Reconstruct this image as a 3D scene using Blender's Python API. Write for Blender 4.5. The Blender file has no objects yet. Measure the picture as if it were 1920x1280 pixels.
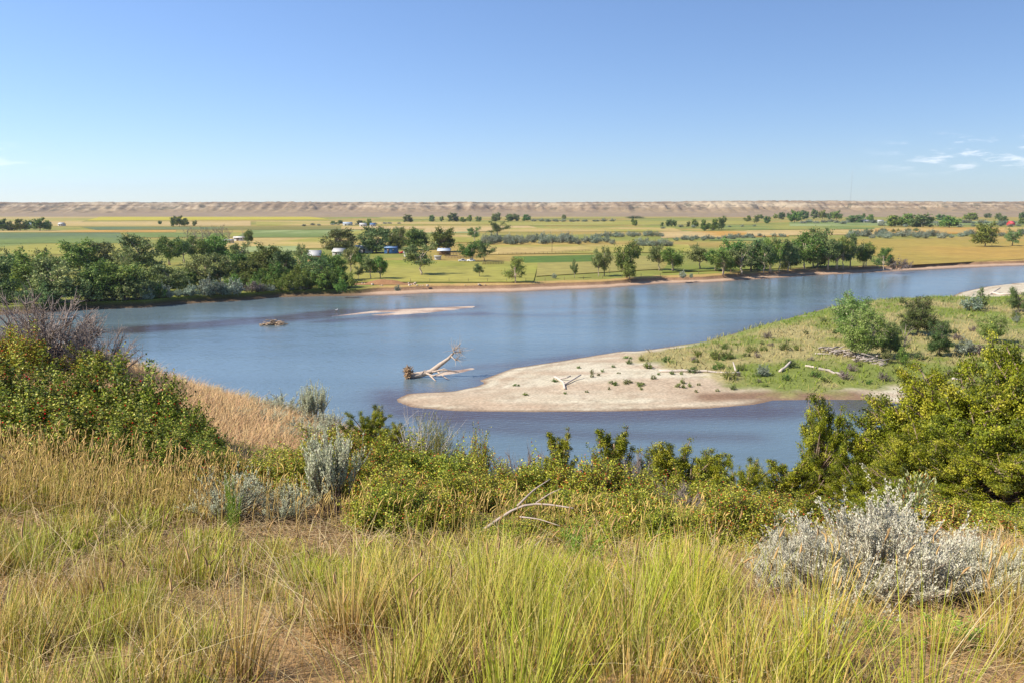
import bpy, math, random
import numpy as np
from mathutils import Vector
S = bpy.context.scene
C = S.collection
F, CX, CY, HOR = 1493.0, 960.0, 640.0, 388.0
EYE = 32.0
PITCH = math.atan((CY - HOR) / F)

# ------------------------------------------------------------------ camera, sky, sun, exposure
cam = bpy.data.objects.new('camera', bpy.data.cameras.new('camera')); C.objects.link(cam)
cam.location = (0, 0, EYE); cam.rotation_euler = (math.pi/2 - PITCH, 0, 0)
cam.data.sensor_width = 36; cam.data.lens = F/1920*36
cam.data.clip_start = 0.1; cam.data.clip_end = 60000
S.camera = cam
SUN_EL, SUN_AZ = math.radians(44), math.atan2(-0.96, -0.34)     # azimuth: atan2(x, y) of the direction TO the sun
sd = Vector((math.sin(SUN_AZ)*math.cos(SUN_EL), math.cos(SUN_AZ)*math.cos(SUN_EL), math.sin(SUN_EL)))
W = bpy.data.worlds.new('World'); S.world = W; W.use_nodes = True
nt = W.node_tree; nt.nodes.clear()
def wn(t, **k):
    n = nt.nodes.new(t)
    for a, b in k.items(): setattr(n, a, b)
    return n
sky = wn('ShaderNodeTexSky', sky_type='NISHITA', sun_disc=False, sun_elevation=SUN_EL, sun_rotation=math.pi - SUN_AZ,
         altitude=900, air_density=1.0, dust_density=0.15, ozone_density=3.0)
bg = wn('ShaderNodeBackground'); bg.inputs[1].default_value = 0.088
out = wn('ShaderNodeOutputWorld')
tc = wn('ShaderNodeTexCoord'); sep = wn('ShaderNodeSeparateXYZ')
nt.links.new(tc.outputs['Generated'], sep.inputs[0])
# small fair-weather clouds low over the horizon, all round the compass
mp = wn('ShaderNodeMapping'); mp.inputs['Scale'].default_value = (9, 9, 46); rot = wn('ShaderNodeMapping'); rot.inputs['Rotation'].default_value = (0, 0, math.radians(8)); nt.links.new(tc.outputs['Generated'], rot.inputs[0])
nz = wn('ShaderNodeTexNoise'); nz.inputs['Scale'].default_value = 2.6; nz.inputs['Detail'].default_value = 7; nz.inputs['Roughness'].default_value = 0.6
nt.links.new(rot.outputs[0], mp.inputs[0]); nt.links.new(mp.outputs[0], nz.inputs['Vector'])
nz2 = wn('ShaderNodeTexNoise'); nz2.inputs['Scale'].default_value = 2.2; nz2.inputs['Detail'].default_value = 1
m2 = wn('ShaderNodeMapping'); m2.inputs['Location'].default_value = (4.11, 1.83, 0); nt.links.new(tc.outputs['Generated'], m2.inputs[0]); nt.links.new(m2.outputs[0], nz2.inputs['Vector'])
def wmath(op, a, b=None):
    n = wn('ShaderNodeMath', operation=op)
    for i, v in enumerate((a, b)):
        if v is None: continue
        if isinstance(v, (int, float)): n.inputs[i].default_value = v
        else: nt.links.new(v, n.inputs[i])
    return n.outputs[0]
def wramp(v, a, b):
    n = wn('ShaderNodeMapRange', interpolation_type='SMOOTHSTEP'); nt.links.new(v, n.inputs[0])
    n.inputs[1].default_value = a; n.inputs[2].default_value = b; return n.outputs[0]
band = wmath('MULTIPLY', wramp(sep.outputs[2], 0.030, 0.050), wramp(sep.outputs[2], 0.085, 0.062))
cl = wmath('MULTIPLY', wmath('MULTIPLY', wramp(nz.outputs[0], 0.48, 0.68), band), wramp(nz2.outputs[0], 0.45, 0.55))
mx = wn('ShaderNodeMix', data_type='RGBA'); mx.inputs['B'].default_value = (12.5, 12.2, 12.4, 1)
nt.links.new(wmath('MULTIPLY', cl, 0.5), mx.inputs['Factor']); 
tint = wn('ShaderNodeMix', data_type='RGBA', blend_type='MULTIPLY'); tint.inputs['Factor'].default_value = 1; tint.inputs['B'].default_value = (1.03, 1.15, 1.40, 1)
gm = wn('ShaderNodeGamma'); gm.inputs[1].default_value = .90; nt.links.new(sky.outputs[0], gm.inputs[0]); nt.links.new(gm.outputs[0], tint.inputs['A']); nt.links.new(tint.outputs['Result'], mx.inputs['A'])
nt.links.new(mx.outputs['Result'], bg.inputs[0]); nt.links.new(bg.outputs[0], out.inputs[0])
sun = bpy.data.objects.new('sun', bpy.data.lights.new('sun', 'SUN')); C.objects.link(sun)
sun.data.energy = 5.0; sun.data.angle = math.radians(0.53); sun.data.color = (1.0, 0.93, 0.82)
sun.rotation_euler = sd.to_track_quat('Z', 'Y').to_euler(); sun.location = (0, 0, 200)
S.view_settings.view_transform = 'Standard'; S.view_settings.look = 'None'
S.view_settings.exposure = 0.5; S.view_settings.gamma = 1; S.view_settings.use_curve_mapping = False
S.render.engine = 'CYCLES'; S.cycles.max_bounces = 6; S.cycles.transparent_max_bounces = 6
S.cycles.diffuse_bounces = 3; S.cycles.glossy_bounces = 2; S.cycles.transmission_bounces = 3; S.cycles.use_denoising = True

# ------------------------------------------------------------------ helpers
cp, sp = math.cos(PITCH), math.sin(PITCH)
def ray(px, py):
    u, v = px - CX, CY - py
    return u, F*cp + v*sp, -F*sp + v*cp
def P(px, py, z=0.0):
    x, y, dz = ray(px, py); t = (z - EYE)/dz
    return np.array((x*t, y*t, z))
def Pd(px, py, d):
    x, y, dz = ray(px, py); t = d/y
    return np.array((x*t, d, EYE + dz*t))
def lin(r, g, b, k=1.0):
    return tuple(((c/255/12.92 if c/255 <= .04045 else ((c/255+.055)/1.055)**2.4))*k for c in (r, g, b))
def hash2(ix, iy, s):
    h = np.sin(ix*127.1 + iy*311.7 + s*74.7)*43758.5453
    return h - np.floor(h)
def vnoise(x, y, s=0):
    x = np.asarray(x, float); y = np.asarray(y, float)
    ix, iy = np.floor(x), np.floor(y); fx, fy = x-ix, y-iy
    fx = fx*fx*(3-2*fx); fy = fy*fy*(3-2*fy)
    a, b = hash2(ix, iy, s), hash2(ix+1, iy, s); c, d = hash2(ix, iy+1, s), hash2(ix+1, iy+1, s)
    return (a*(1-fx)+b*fx)*(1-fy) + (c*(1-fx)+d*fx)*fy
def fbm(x, y, s=0, o=4):
    r, a, t = 0, .5, 0
    for k in range(o):
        r = r + a*vnoise(np.asarray(x)*2**k, np.asarray(y)*2**k, s+k*9); t += a; a *= .5
    return r/t
def sstep(a, b, x):
    t = np.clip((np.asarray(x, float)-a)/(b-a), 0, 1); return t*t*(3-2*t)
def mix(a, b, t):
    t = np.asarray(t)[..., None]; return np.asarray(a)*(1-t) + np.asarray(b)*t

def mesh(name, v, q=None, t=None, col=None, mats=(), mi=None, smooth=False):
    me = bpy.data.meshes.new(name)
    v = np.asarray(v, np.float32); nv = len(v)
    q = np.zeros((0, 4), np.int32) if q is None else np.asarray(q, np.int32)
    t = np.zeros((0, 3), np.int32) if t is None else np.asarray(t, np.int32)
    nl = q.size + t.size; nf = len(q) + len(t)
    me.vertices.add(nv); me.vertices.foreach_set('co', v.ravel())
    me.loops.add(nl); me.loops.foreach_set('vertex_index', np.concatenate((q.ravel(), t.ravel())))
    me.polygons.add(nf)
    me.polygons.foreach_set('loop_start', np.concatenate((np.arange(len(q))*4, q.size + np.arange(len(t))*3)).astype(np.int32))
    if mi is not None: me.polygons.foreach_set('material_index', np.asarray(mi, np.int32))
    me.update(calc_edges=True)
    if smooth: me.polygons.foreach_set('use_smooth', np.ones(nf, bool))
    if col is not None:
        a = me.color_attributes.new('Col', 'FLOAT_COLOR', 'POINT')
        c4 = np.ones((nv, 4), np.float32); c4[:, :3] = col; a.data.foreach_set('color', c4.ravel())
    for m in mats: me.materials.append(m)
    return me
def link(name, me, parent=None, loc=(0, 0, 0)):
    o = bpy.data.objects.new(name, me); C.objects.link(o); o.location = loc; o.parent = parent
    return o
def tag(o, label=None, cat=None, group=None, kind=None):
    if label: o['label'] = label
    if cat: o['category'] = cat
    if group: o['group'] = group
    if kind: o['kind'] = kind
    return o
class MB:                                   # collects quads/tris, colours
    def __init__(s): s.v, s.q, s.t, s.c, s.n = [], [], [], [], 0
    def add(s, v, q=None, t=None, c=None):
        v = np.asarray(v, float).reshape(-1, 3)
        s.v.append(v)
        if q is not None and len(q): s.q.append(np.asarray(q)+s.n)
        if t is not None and len(t): s.t.append(np.asarray(t)+s.n)
        s.c.append(np.broadcast_to(np.asarray((.5, .5, .5) if c is None else c, float), (len(v), 3)))
        s.n += len(v)
    def box(s, c, d, rz=0, col=None):
        x, y, z = np.array(d)/2
        v = np.array([(i*x, j*y, k*z) for i in (-1, 1) for j in (-1, 1) for k in (-1, 1)])
        r = np.array(((math.cos(rz), -math.sin(rz), 0), (math.sin(rz), math.cos(rz), 0), (0, 0, 1)))
        s.add(v@r.T + np.array(c), [(0, 1, 3, 2), (4, 6, 7, 5), (0, 4, 5, 1), (2, 3, 7, 6), (0, 2, 6, 4), (1, 5, 7, 3)], c=col)
    def tube(s, pts, rad, n=5, col=None):
        pts = np.asarray(pts, float); m = len(pts); rad = np.broadcast_to(rad, (m,))
        tg = np.gradient(pts, axis=0); tg /= np.linalg.norm(tg, axis=1)[:, None]+1e-9
        ref = np.where(np.abs(tg[:, 2:3]) > .9, (1., 0, 0), (0, 0, 1.))
        a = np.cross(tg, ref); a /= np.linalg.norm(a, axis=1)[:, None]+1e-9; b = np.cross(tg, a)
        th = np.arange(n)*2*math.pi/n
        v = pts[:, None] + rad[:, None, None]*(np.cos(th)[None, :, None]*a[:, None] + np.sin(th)[None, :, None]*b[:, None])
        i = np.arange(m-1)[:, None]*n; j = np.arange(n)[None]; k = (j+1) % n
        q = np.stack((i+j, i+k, i+n+k, i+n+j), -1).reshape(-1, 4)
        cap = [(0, e+1, e) for e in range(1, n-1)] + [((m-1)*n, (m-1)*n+e, (m-1)*n+e+1) for e in range(1, n-1)]
        s.add(v.reshape(-1, 3), q, cap, col)
    def tubes(s, pts, rad, n=3, col=None):  # many polylines at once: pts (N,m,3), rad (N,m)
        pts = np.asarray(pts, float); N, m, _ = pts.shape
        if N == 0: return
        tg = np.gradient(pts, axis=1); tg /= np.linalg.norm(tg, axis=2)[..., None]+1e-9
        ref = np.where(np.abs(tg[..., 2:3]) > .9, (1., 0, 0), (0, 0, 1.))
        a = np.cross(tg, ref); a /= np.linalg.norm(a, axis=2)[..., None]+1e-9; b = np.cross(tg, a)
        th = np.arange(n)*2*math.pi/n
        v = pts[:, :, None] + rad[:, :, None, None]*(np.cos(th)[:, None]*a[:, :, None] + np.sin(th)[:, None]*b[:, :, None])
        base = (np.arange(N)*m*n)[:, None, None]; i = (np.arange(m-1)*n)[None, :, None]; j = np.arange(n)[None, None]; k = (j+1) % n
        q = np.stack((base+i+j, base+i+k, base+i+n+k, base+i+n+j), -1).reshape(-1, 4)
        c = None if col is None else (col if np.ndim(col) == 1 else np.repeat(np.asarray(col), m*n, axis=0))
        s.add(v.reshape(-1, 3), q, None, c)
    def leaves(s, c, nrm, ax, l, w, col):   # rhombic leaves
        N = len(c); l = np.broadcast_to(l, (N,))[:, None]; w = np.broadcast_to(w, (N,))[:, None]
        ax = ax/(np.linalg.norm(ax, axis=1)[:, None]+1e-9)
        b = np.cross(nrm, ax); b /= np.linalg.norm(b, axis=1)[:, None]+1e-9
        nn = np.cross(ax, b)
        v = np.stack((c-ax*l/2, c+b*w/2+nn*w*.12, c+ax*l/2, c-b*w/2+nn*w*.12), 1)
        q = np.arange(N*4).reshape(-1, 4)
        s.add(v.reshape(-1, 3), q, None, np.repeat(np.broadcast_to(col, (N, 3)), 4, axis=0))
    def mesh(s, name, mats, smooth=False):
        v = np.concatenate(s.v); q = np.concatenate(s.q) if s.q else None; t = np.concatenate(s.t) if s.t else None
        return mesh(name, v, q, t, np.concatenate(s.c), mats, smooth=smooth)

# ------------------------------------------------------------------ materials
MATS = {}
def nodes(name):
    m = bpy.data.materials.new(name); m.use_nodes = True; MATS[name] = m
    n = m.node_tree.nodes; return m, n, m.node_tree.links, n['Principled BSDF'], n['Material Output']
def col_mat(name, rough=.8, noise=.25, scale=3., bump=0., trans=0., spec=.2, objvar=0., fine=0., finescale=40., upn=0.):
    """colour attribute x noise; optional leaf translucency and per-object variation"""
    m, n, L, b, o = nodes(name)
    at = n.new('ShaderNodeAttribute'); at.attribute_name = 'Col'; src = at.outputs['Color']
    if noise:
        g = n.new('ShaderNodeNewGeometry'); t = n.new('ShaderNodeTexNoise'); t.inputs['Scale'].default_value = scale; t.inputs['Detail'].default_value = 6
        t.inputs['Roughness'].default_value = .65
        L.new(g.outputs['Position'], t.inputs['Vector'])
        r = n.new('ShaderNodeMapRange'); r.inputs[1].default_value = .3; r.inputs[2].default_value = .7; r.inputs[3].default_value = 1-noise; r.inputs[4].default_value = 1+noise
        L.new(t.outputs[0], r.inputs[0]); fac = r.outputs[0]
        if fine:
            t2 = n.new('ShaderNodeTexNoise'); t2.inputs['Scale'].default_value = finescale; t2.inputs['Detail'].default_value = 3; L.new(g.outputs['Position'], t2.inputs['Vector'])
            r2 = n.new('ShaderNodeMapRange'); r2.inputs[1].default_value = .3; r2.inputs[2].default_value = .7; r2.inputs[3].default_value = 1-fine; r2.inputs[4].default_value = 1+fine
            L.new(t2.outputs[0], r2.inputs[0]); mm = n.new('ShaderNodeMath'); mm.operation = 'MULTIPLY'
            L.new(fac, mm.inputs[0]); L.new(r2.outputs[0], mm.inputs[1]); fac = mm.outputs[0]
        v = n.new('ShaderNodeVectorMath'); v.operation = 'SCALE'; L.new(src, v.inputs[0]); L.new(fac, v.inputs['Scale']); src = v.outputs[0]
        if bump:
            bp = n.new('ShaderNodeBump'); bp.inputs['Strength'].default_value = 1; bp.inputs['Distance'].default_value = bump
            L.new((t2 if fine else t).outputs[0], bp.inputs['Height']); L.new(bp.outputs[0], b.inputs['Normal'])
    if objvar:
        oi = n.new('ShaderNodeObjectInfo'); h = n.new('ShaderNodeHueSaturation')
        r = n.new('ShaderNodeMapRange'); r.inputs[3].default_value = 1-objvar; r.inputs[4].default_value = 1+objvar; L.new(oi.outputs['Random'], r.inputs[0]); L.new(r.outputs[0], h.inputs['Value'])
        mu = n.new('ShaderNodeMath'); mu.operation = 'MULTIPLY'; mu.inputs[1].default_value = 7.31; L.new(oi.outputs['Random'], mu.inputs[0])
        fr = n.new('ShaderNodeMath'); fr.operation = 'FRACT'; L.new(mu.outputs[0], fr.inputs[0])
        r = n.new('ShaderNodeMapRange'); r.inputs[3].default_value = .5-.03*objvar/.2; r.inputs[4].default_value = .5+.025*objvar/.2; L.new(fr.outputs[0], r.inputs[0]); L.new(r.outputs[0], h.inputs['Hue'])
        L.new(src, h.inputs['Color']); src = h.outputs[0]
    L.new(src, b.inputs['Base Color']); b.inputs['Roughness'].default_value = rough; b.inputs['Specular IOR Level'].default_value = spec
    un = None
    if upn:                                  # soft tufts: shade each blade partly by the lie of the whole tuft
        gN = n.new('ShaderNodeNewGeometry'); sc = n.new('ShaderNodeVectorMath'); sc.operation = 'SCALE'; sc.inputs['Scale'].default_value = 1-upn; L.new(gN.outputs['Normal'], sc.inputs[0])
        ad = n.new('ShaderNodeVectorMath'); ad.operation = 'ADD'; ad.inputs[1].default_value = (0, 0, upn); L.new(sc.outputs[0], ad.inputs[0])
        no = n.new('ShaderNodeVectorMath'); no.operation = 'NORMALIZE'; L.new(ad.outputs[0], no.inputs[0]); un = no.outputs[0]; L.new(un, b.inputs['Normal'])
    if trans:
        tr = n.new('ShaderNodeBsdfTranslucent'); L.new(src, tr.inputs[0]); ms = n.new('ShaderNodeMixShader'); ms.inputs[0].default_value = trans
        L.new(b.outputs[0], ms.inputs[1]); L.new(tr.outputs[0], ms.inputs[2]); L.new(ms.outputs[0], o.inputs[0])
    return m
M_leaf = col_mat('leaf', .55, 0, trans=.28, spec=.3, objvar=.08)
M_tree = col_mat('tree_leaf', .6, .22, .35, trans=.25, spec=.25, objvar=.3)
M_silver = col_mat('silver_leaf', .8, 0, trans=.28, spec=.1, objvar=.06, upn=.4)
M_bark = col_mat('bark', .9, .3, 6.)
M_grass = col_mat('grass', .55, 0, trans=.30, spec=.3, upn=.5)
M_soil = col_mat('soil', .95, .3, 1.2, bump=.02, fine=.35, finescale=35)
M_plain = col_mat('plain_ground', .95, .16, .012, fine=.16, finescale=.11)
M_field = col_mat('field_crop', .95, .13, .02, fine=.13, finescale=.16)
M_bluff = col_mat('bluff_rock', .95, .14, .02, fine=.12, finescale=.09)
M_sand = col_mat('sand', .9, .10, .25, bump=.03, fine=.22, finescale=2.2)
M_paint = col_mat('painted_siding', .6, .06, 1.)
M_metal = col_mat('roof_metal', .45, .08, .6, spec=.5)
M_wood = col_mat('weathered_wood', .85, .25, 4.)
def water_mat():
    m, n, L, b, o = nodes('water')
    at = n.new('ShaderNodeAttribute'); at.attribute_name = 'Col'
    g = n.new('ShaderNodeNewGeometry')
    L.new(at.outputs['Color'], b.inputs['Base Color'])
    b.inputs['Roughness'].default_value = .10; b.inputs['IOR'].default_value = 1.33; b.inputs['Specular IOR Level'].default_value = .5
    def bump(scale, sc3, dist, prev=None):
        mpn = n.new('ShaderNodeMapping'); mpn.inputs['Scale'].default_value = sc3; L.new(g.outputs['Position'], mpn.inputs[0])
        t = n.new('ShaderNodeTexNoise'); t.inputs['Scale'].default_value = scale; t.inputs['Detail'].default_value = 4; L.new(mpn.outputs[0], t.inputs['Vector'])
        bp = n.new('ShaderNodeBump'); bp.inputs['Strength'].default_value = 1; bp.inputs['Distance'].default_value = dist
        L.new(t.outputs[0], bp.inputs['Height'])
        if prev: L.new(prev.outputs[0], bp.inputs['Normal'])
        return bp
    b1 = bump(1.3, (.7, 1, 1), .09); b2 = bump(.10, (.5, 1, 1), .25, b1)
    L.new(b2.outputs[0], b.inputs['Normal'])
    return m
M_water = water_mat()

# ------------------------------------------------------------------ river water
def seg_dist(x, y, poly):
    d = np.full(np.shape(x), 1e9)
    for (x0, y0), (x1, y1) in zip(poly[:-1], poly[1:]):
        dx, dy = x1-x0, y1-y0; t = np.clip(((x-x0)*dx+(y-y0)*dy)/(dx*dx+dy*dy+1e-9), 0, 1)
        d = np.minimum(d, np.hypot(x-x0-t*dx, y-y0-t*dy))
    return d
def inside(x, y, poly):
    r = np.zeros(np.shape(x), bool)
    for (x0, y0), (x1, y1) in zip(poly, poly[1:]+poly[:1]):
        c = ((y0 > y) != (y1 > y)) & (x < (x1-x0)*(y-y0)/(y1-y0+1e-12)+x0); r ^= c
    return r
def sdist(x, y, poly):
    d = seg_dist(x, y, poly+poly[:1]); return np.where(inside(x, y, poly), d, -d)
def W2(pts, z=0.): return [tuple(P(a, b, z)[:2]) for a, b in pts]

ISL = W2([(742, 748), (765, 737), (850, 733), (893, 724), (908, 718), (898, 713), (960, 690), (1060, 675), (1165, 658), (1195, 658), (1215, 656), (1330, 640), (1450, 606), (1560, 577), (1650, 563), (1785, 556), (1800, 549), (1850, 538), (1920, 529), (2150, 508)]) + \
      [(520, 330), (420, 160)] + W2([(2150, 775), (1900, 770), (1760, 763), (1690, 757), (1630, 749), (1540, 748), (1450, 750), (1415, 758), (1330, 765), (1200, 770), (1000, 772), (850, 770), (770, 763), (745, 753)])
VEG = W2([(1200, 670), (1240, 657), (1330, 637), (1450, 602), (1560, 573), (1650, 559), (1780, 556), (1830, 559), (1925, 556), (2150, 545)], .1) + [(510, 300), (420, 170)] + \
      W2([(2150, 745), (1800, 738), (1720, 727), (1640, 733), (1560, 738), (1470, 738), (1400, 735), (1330, 728), (1370, 712), (1300, 700), (1240, 690), (1200, 680)], .35)
BAR = W2([(600, 600), (700, 585), (780, 580), (885, 574), (895, 576), (800, 585), (750, 590), (880, 578), (700, 592), (620, 603)])
BAR1 = W2([(615, 594), (700, 583), (790, 578), (893, 574), (888, 577), (790, 586), (715, 586), (640, 592)])
BAR2 = W2([(690, 591), (745, 586), (830, 581), (870, 580), (800, 587), (720, 592)])
BAR3 = W2([(800, 704), (840, 695), (885, 689), (892, 691), (870, 697), (815, 706)])
gx = np.concatenate((np.linspace(-900, -200, 15)[:-1], np.linspace(-200, 330, 266), np.linspace(330, 1500, 25)[1:])); gy = np.concatenate((np.linspace(5, 90, 12)[:-1], np.linspace(90, 420, 221), np.linspace(420, 1100, 20)[1:]))
X, Y = np.meshgrid(gx, gy)
def grid_q(nx, ny):
    i = np.arange(ny-1)[:, None]*nx + np.arange(nx-1)[None]
    return np.stack((i, i+1, i+nx+1, i+nx), -1).reshape(-1, 4)
d_isl = np.maximum(-sdist(X, Y, ISL), 0); dbar = np.minimum(seg_dist(X, Y, BAR1), seg_dist(X, Y, BAR2))
wob = fbm(X*.05, Y*.05, 3)
shal = np.exp(-d_isl/5)*.7 + np.exp(-dbar/5.)*.55*wob*2
def streak(pts, w, k): return k*np.exp(-(seg_dist(X, Y, W2(pts))/w)**2)
shal += streak([(260, 618), (420, 606), (540, 597), (640, 585)], 6, 2.) + streak([(620, 602), (760, 594), (900, 588)], 4, .7) + streak([(900, 590), (1000, 592), (1120, 586)], 5, .4) + streak([(590, 604), (690, 594), (770, 592)], 2.2, .5)
shal += streak([(860, 690), (960, 683), (1080, 668)], 3, .5) + streak([(720, 735), (730, 765), (850, 782)], 3, .45) + streak([(1000, 577), (1160, 573), (1210, 575)], 6, .35) + streak([(850, 800), (1100, 815), (1400, 820)], 3, .5) + streak([(760, 775), (1000, 785), (1400, 775), (1600, 765)], 5, .6)
shal = np.clip(shal*(0.6+.8*wob), 0, 1)
deep, shallow = np.array(lin(102, 120, 128)), np.array(lin(80, 70, 70))
wc = mix(deep, shallow, shal) * (0.72+.56*fbm(X*.012, Y*.045, 8))[..., None]
me = mesh('water', np.stack((X, Y, np.zeros_like(X)), -1).reshape(-1, 3), grid_q(len(gx), len(gy)), col=wc.reshape(-1, 3), mats=[M_water], smooth=True)
tag(link('river_water', me), kind='structure')

# ------------------------------------------------------------------ sandbar island
gx = np.concatenate((np.linspace(-45, 230, 276), np.linspace(234, 560, 60))); gy = np.concatenate((np.linspace(95, 330, 236), np.linspace(336, 420, 12)))
def isl_h(x, y):
    s = sdist(x, y, ISL); v = sdist(x, y, VEG)
    z = np.interp(s, [-8, -2, 0, 2, 8, 20, 60], [-1.2, -.35, 0, .18, .45, .75, 1.1]) + np.interp(v, [-4, 3, 15], [0, .15, .45])
    return z + np.where(s > 0, np.minimum(s/8, 1)*(.22*(fbm(x*.08, y*.08, 5)-.5)+.1*(fbm(x*.4, y*.4, 6)-.5)), 0), s, v
X, Y = np.meshgrid(gx, gy); Z, sI, sV = isl_h(X, Y)
n1 = fbm(X*.06, Y*.06, 21); n2 = fbm(X*.25, Y*.25, 22)
sandc = mix(lin(182, 170, 144), lin(206, 196, 172), n2); sandc = mix(sandc, lin(150, 130, 108), sstep(.6, .72, fbm(X*.5, Y*.8, 24))*.5); sandc = mix(sandc, lin(158, 134, 110), sstep(.45, .6, np.sin(sI*1.3+5*n1)*.5+.5)*sstep(12, 3, sI)*.45); sandc = mix(sandc, lin(176, 152, 126), sstep(.52, .66, fbm(X*.03, Y*.12, 23))*.7)
sandc = mix(sandc, lin(128, 106, 86), sstep(1.6, .2, sI+1.2*(n2-.5)))
# wet mud flat in the backwater
mud = np.exp(-(seg_dist(X, Y, W2([(1330, 745), (1450, 741), (1600, 741)], .2))/2.6)**2); sandc = mix(sandc, lin(132, 106, 84), np.clip(mud*1.3, 0, 1))
vegc = mix(lin(128, 138, 66), lin(172, 160, 106), sstep(.4, .62, n1*.6+n2*.4)); vegc = mix(vegc, lin(110, 140, 40), np.exp(-((sV-2.5)/3.)**2)*.55*sstep(180, 200, Y))
vm = sstep(-2, 2.5, sV + 9*(n2-.5) + 5*(n1-.5))
me = mesh('island', np.stack((X, Y, Z), -1).reshape(-1, 3), grid_q(len(gx), len(gy)), col=mix(sandc, vegc*.8, vm).reshape(-1, 3), mats=[M_sand], smooth=True)
tag(link('sandbar_island', me), kind='structure')
def isl_pt(px, py):
    p = P(px, py, .8)
    for _ in range(4): p = P(px, py, float(isl_h(p[0], p[1])[0]))
    return p
for k, b in enumerate((BAR1, BAR2, BAR3)):
    b_ = np.array(b); x0, y0 = b_.min(0)-4; x1, y1 = b_.max(0)+4
    gx = np.linspace(x0, x1, 70); gy = np.linspace(y0, y1, 50); X, Y = np.meshgrid(gx, gy); s = sdist(X, Y, b)
    Z = np.interp(s, [-4, -1, 0, 1.2, 4], [-.6, -.2, -.03, .12, .22]) + .12*(fbm(X*.3, Y*.3, 31+k)-.5)
    c = mix(lin(196, 176, 156), lin(150, 126, 112), sstep(.4, .65, fbm(X*.15, Y*.4, 33)))
    tag(link('sand_shoal', mesh('shoal', np.stack((X, Y, Z), -1).reshape(-1, 3), grid_q(70, 50), col=c.reshape(-1, 3), mats=[M_sand], smooth=True)), kind='structure')

# ------------------------------------------------------------------ far bank and plain
PL = 2.0
BK = [(-2500, 130), (-700, 150), (-330, 190), (-190, 222)] + W2([(60, 588), (150, 582), (270, 577), (330, 571), (430, 566), (520, 558), (600, 556), (680, 555), (740, 553), (800, 551), (950, 548), (1100, 542), (1250, 532), (1330, 530), (1460, 521), (1560, 515), (1700, 508), (1800, 503), (1920, 498)]) + [(420, 520), (700, 640), (1200, 800), (3500, 1200)]
bx, by = np.array(BK).T
def bank(x): return np.interp(x, bx, by)
xs = np.concatenate((np.linspace(-2500, -220, 50)[:-1], np.linspace(-220, 330, 551), np.linspace(330, 3500, 60)[1:]))
yb = bank(xs) + 2.2*(fbm(xs*.06, xs*0, 41)-.5) + 1.2*(fbm(xs*.3, xs*0, 42)-.5)
off = np.array([-6, -1, 0, 2.5, 5, 6.2, 6.8, 7.6, 9.5, 22]); zz = np.array([-1.4, -.25, 0, .3, .55, .8, 1.7, 2.15, 2.1, 1.8])
green_bank = sstep(-48, -60, xs)*1.0                                  # left of the farm the grass comes down to the water
wd = (.75+.9*fbm(xs*.04, xs*0, 43))*(1-.55*green_bank)
V = []; Cc = []
cols = [lin(120, 98, 84)]*3 + [lin(176, 148, 124), lin(186, 158, 132), lin(150, 120, 94), lin(140, 110, 82), lin(180, 150, 90), lin(170, 142, 84), lin(165, 140, 80)]
gcols = [lin(90, 76, 60)]*3 + [lin(104, 84, 62), lin(96, 82, 56), lin(84, 74, 46), lin(96, 100, 40), lin(112, 130, 40), lin(115, 125, 50), lin(115, 120, 55)]
for k in range(len(off)):
    o_ = off[k]*wd if 2 < k < 9 else np.full_like(xs, off[k]); jz = (.35*(fbm(xs*.25, xs*0+k, 44)-.5) if 2 < k < 9 else 0)
    V.append(np.stack((xs, yb+o_, zz[k]+jz+0*xs), -1)); Cc.append(mix(cols[k], gcols[k], green_bank*.9))
tag(link('river_bank', mesh('bank', np.array(V).reshape(-1, 3), grid_q(len(xs), len(off)), col=np.array(Cc).reshape(-1, 3), mats=[M_sand])), kind='structure')
sv = np.concatenate((np.array([13, 17, 22, 30, 40, 55]), np.linspace(80, 800, 25), np.linspace(850, 3900, 30)))
xp = np.concatenate((np.linspace(-4500, -240, 40)[:-1], np.linspace(-240, 340, 150), np.linspace(340, 4500, 45)[1:]))
X = np.repeat(xp[None], len(sv), 0); Y = bank(X) + sv[:, None]; Z = PL + .25*(fbm(X*.03, Y*.03, 46)-.5)*np.minimum(sv[:, None]/20, 1) - .1
pc = mix(lin(158, 136, 72), lin(128, 130, 60), sstep(.4, .6, fbm(X*.008, Y*.012, 47)))
tag(link('valley_plain', mesh('plain', np.stack((X, Y, Z), -1).reshape(-1, 3), grid_q(len(xp), len(sv)), col=pc.reshape(-1, 3), mats=[M_plain], smooth=True)), kind='structure')

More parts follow.
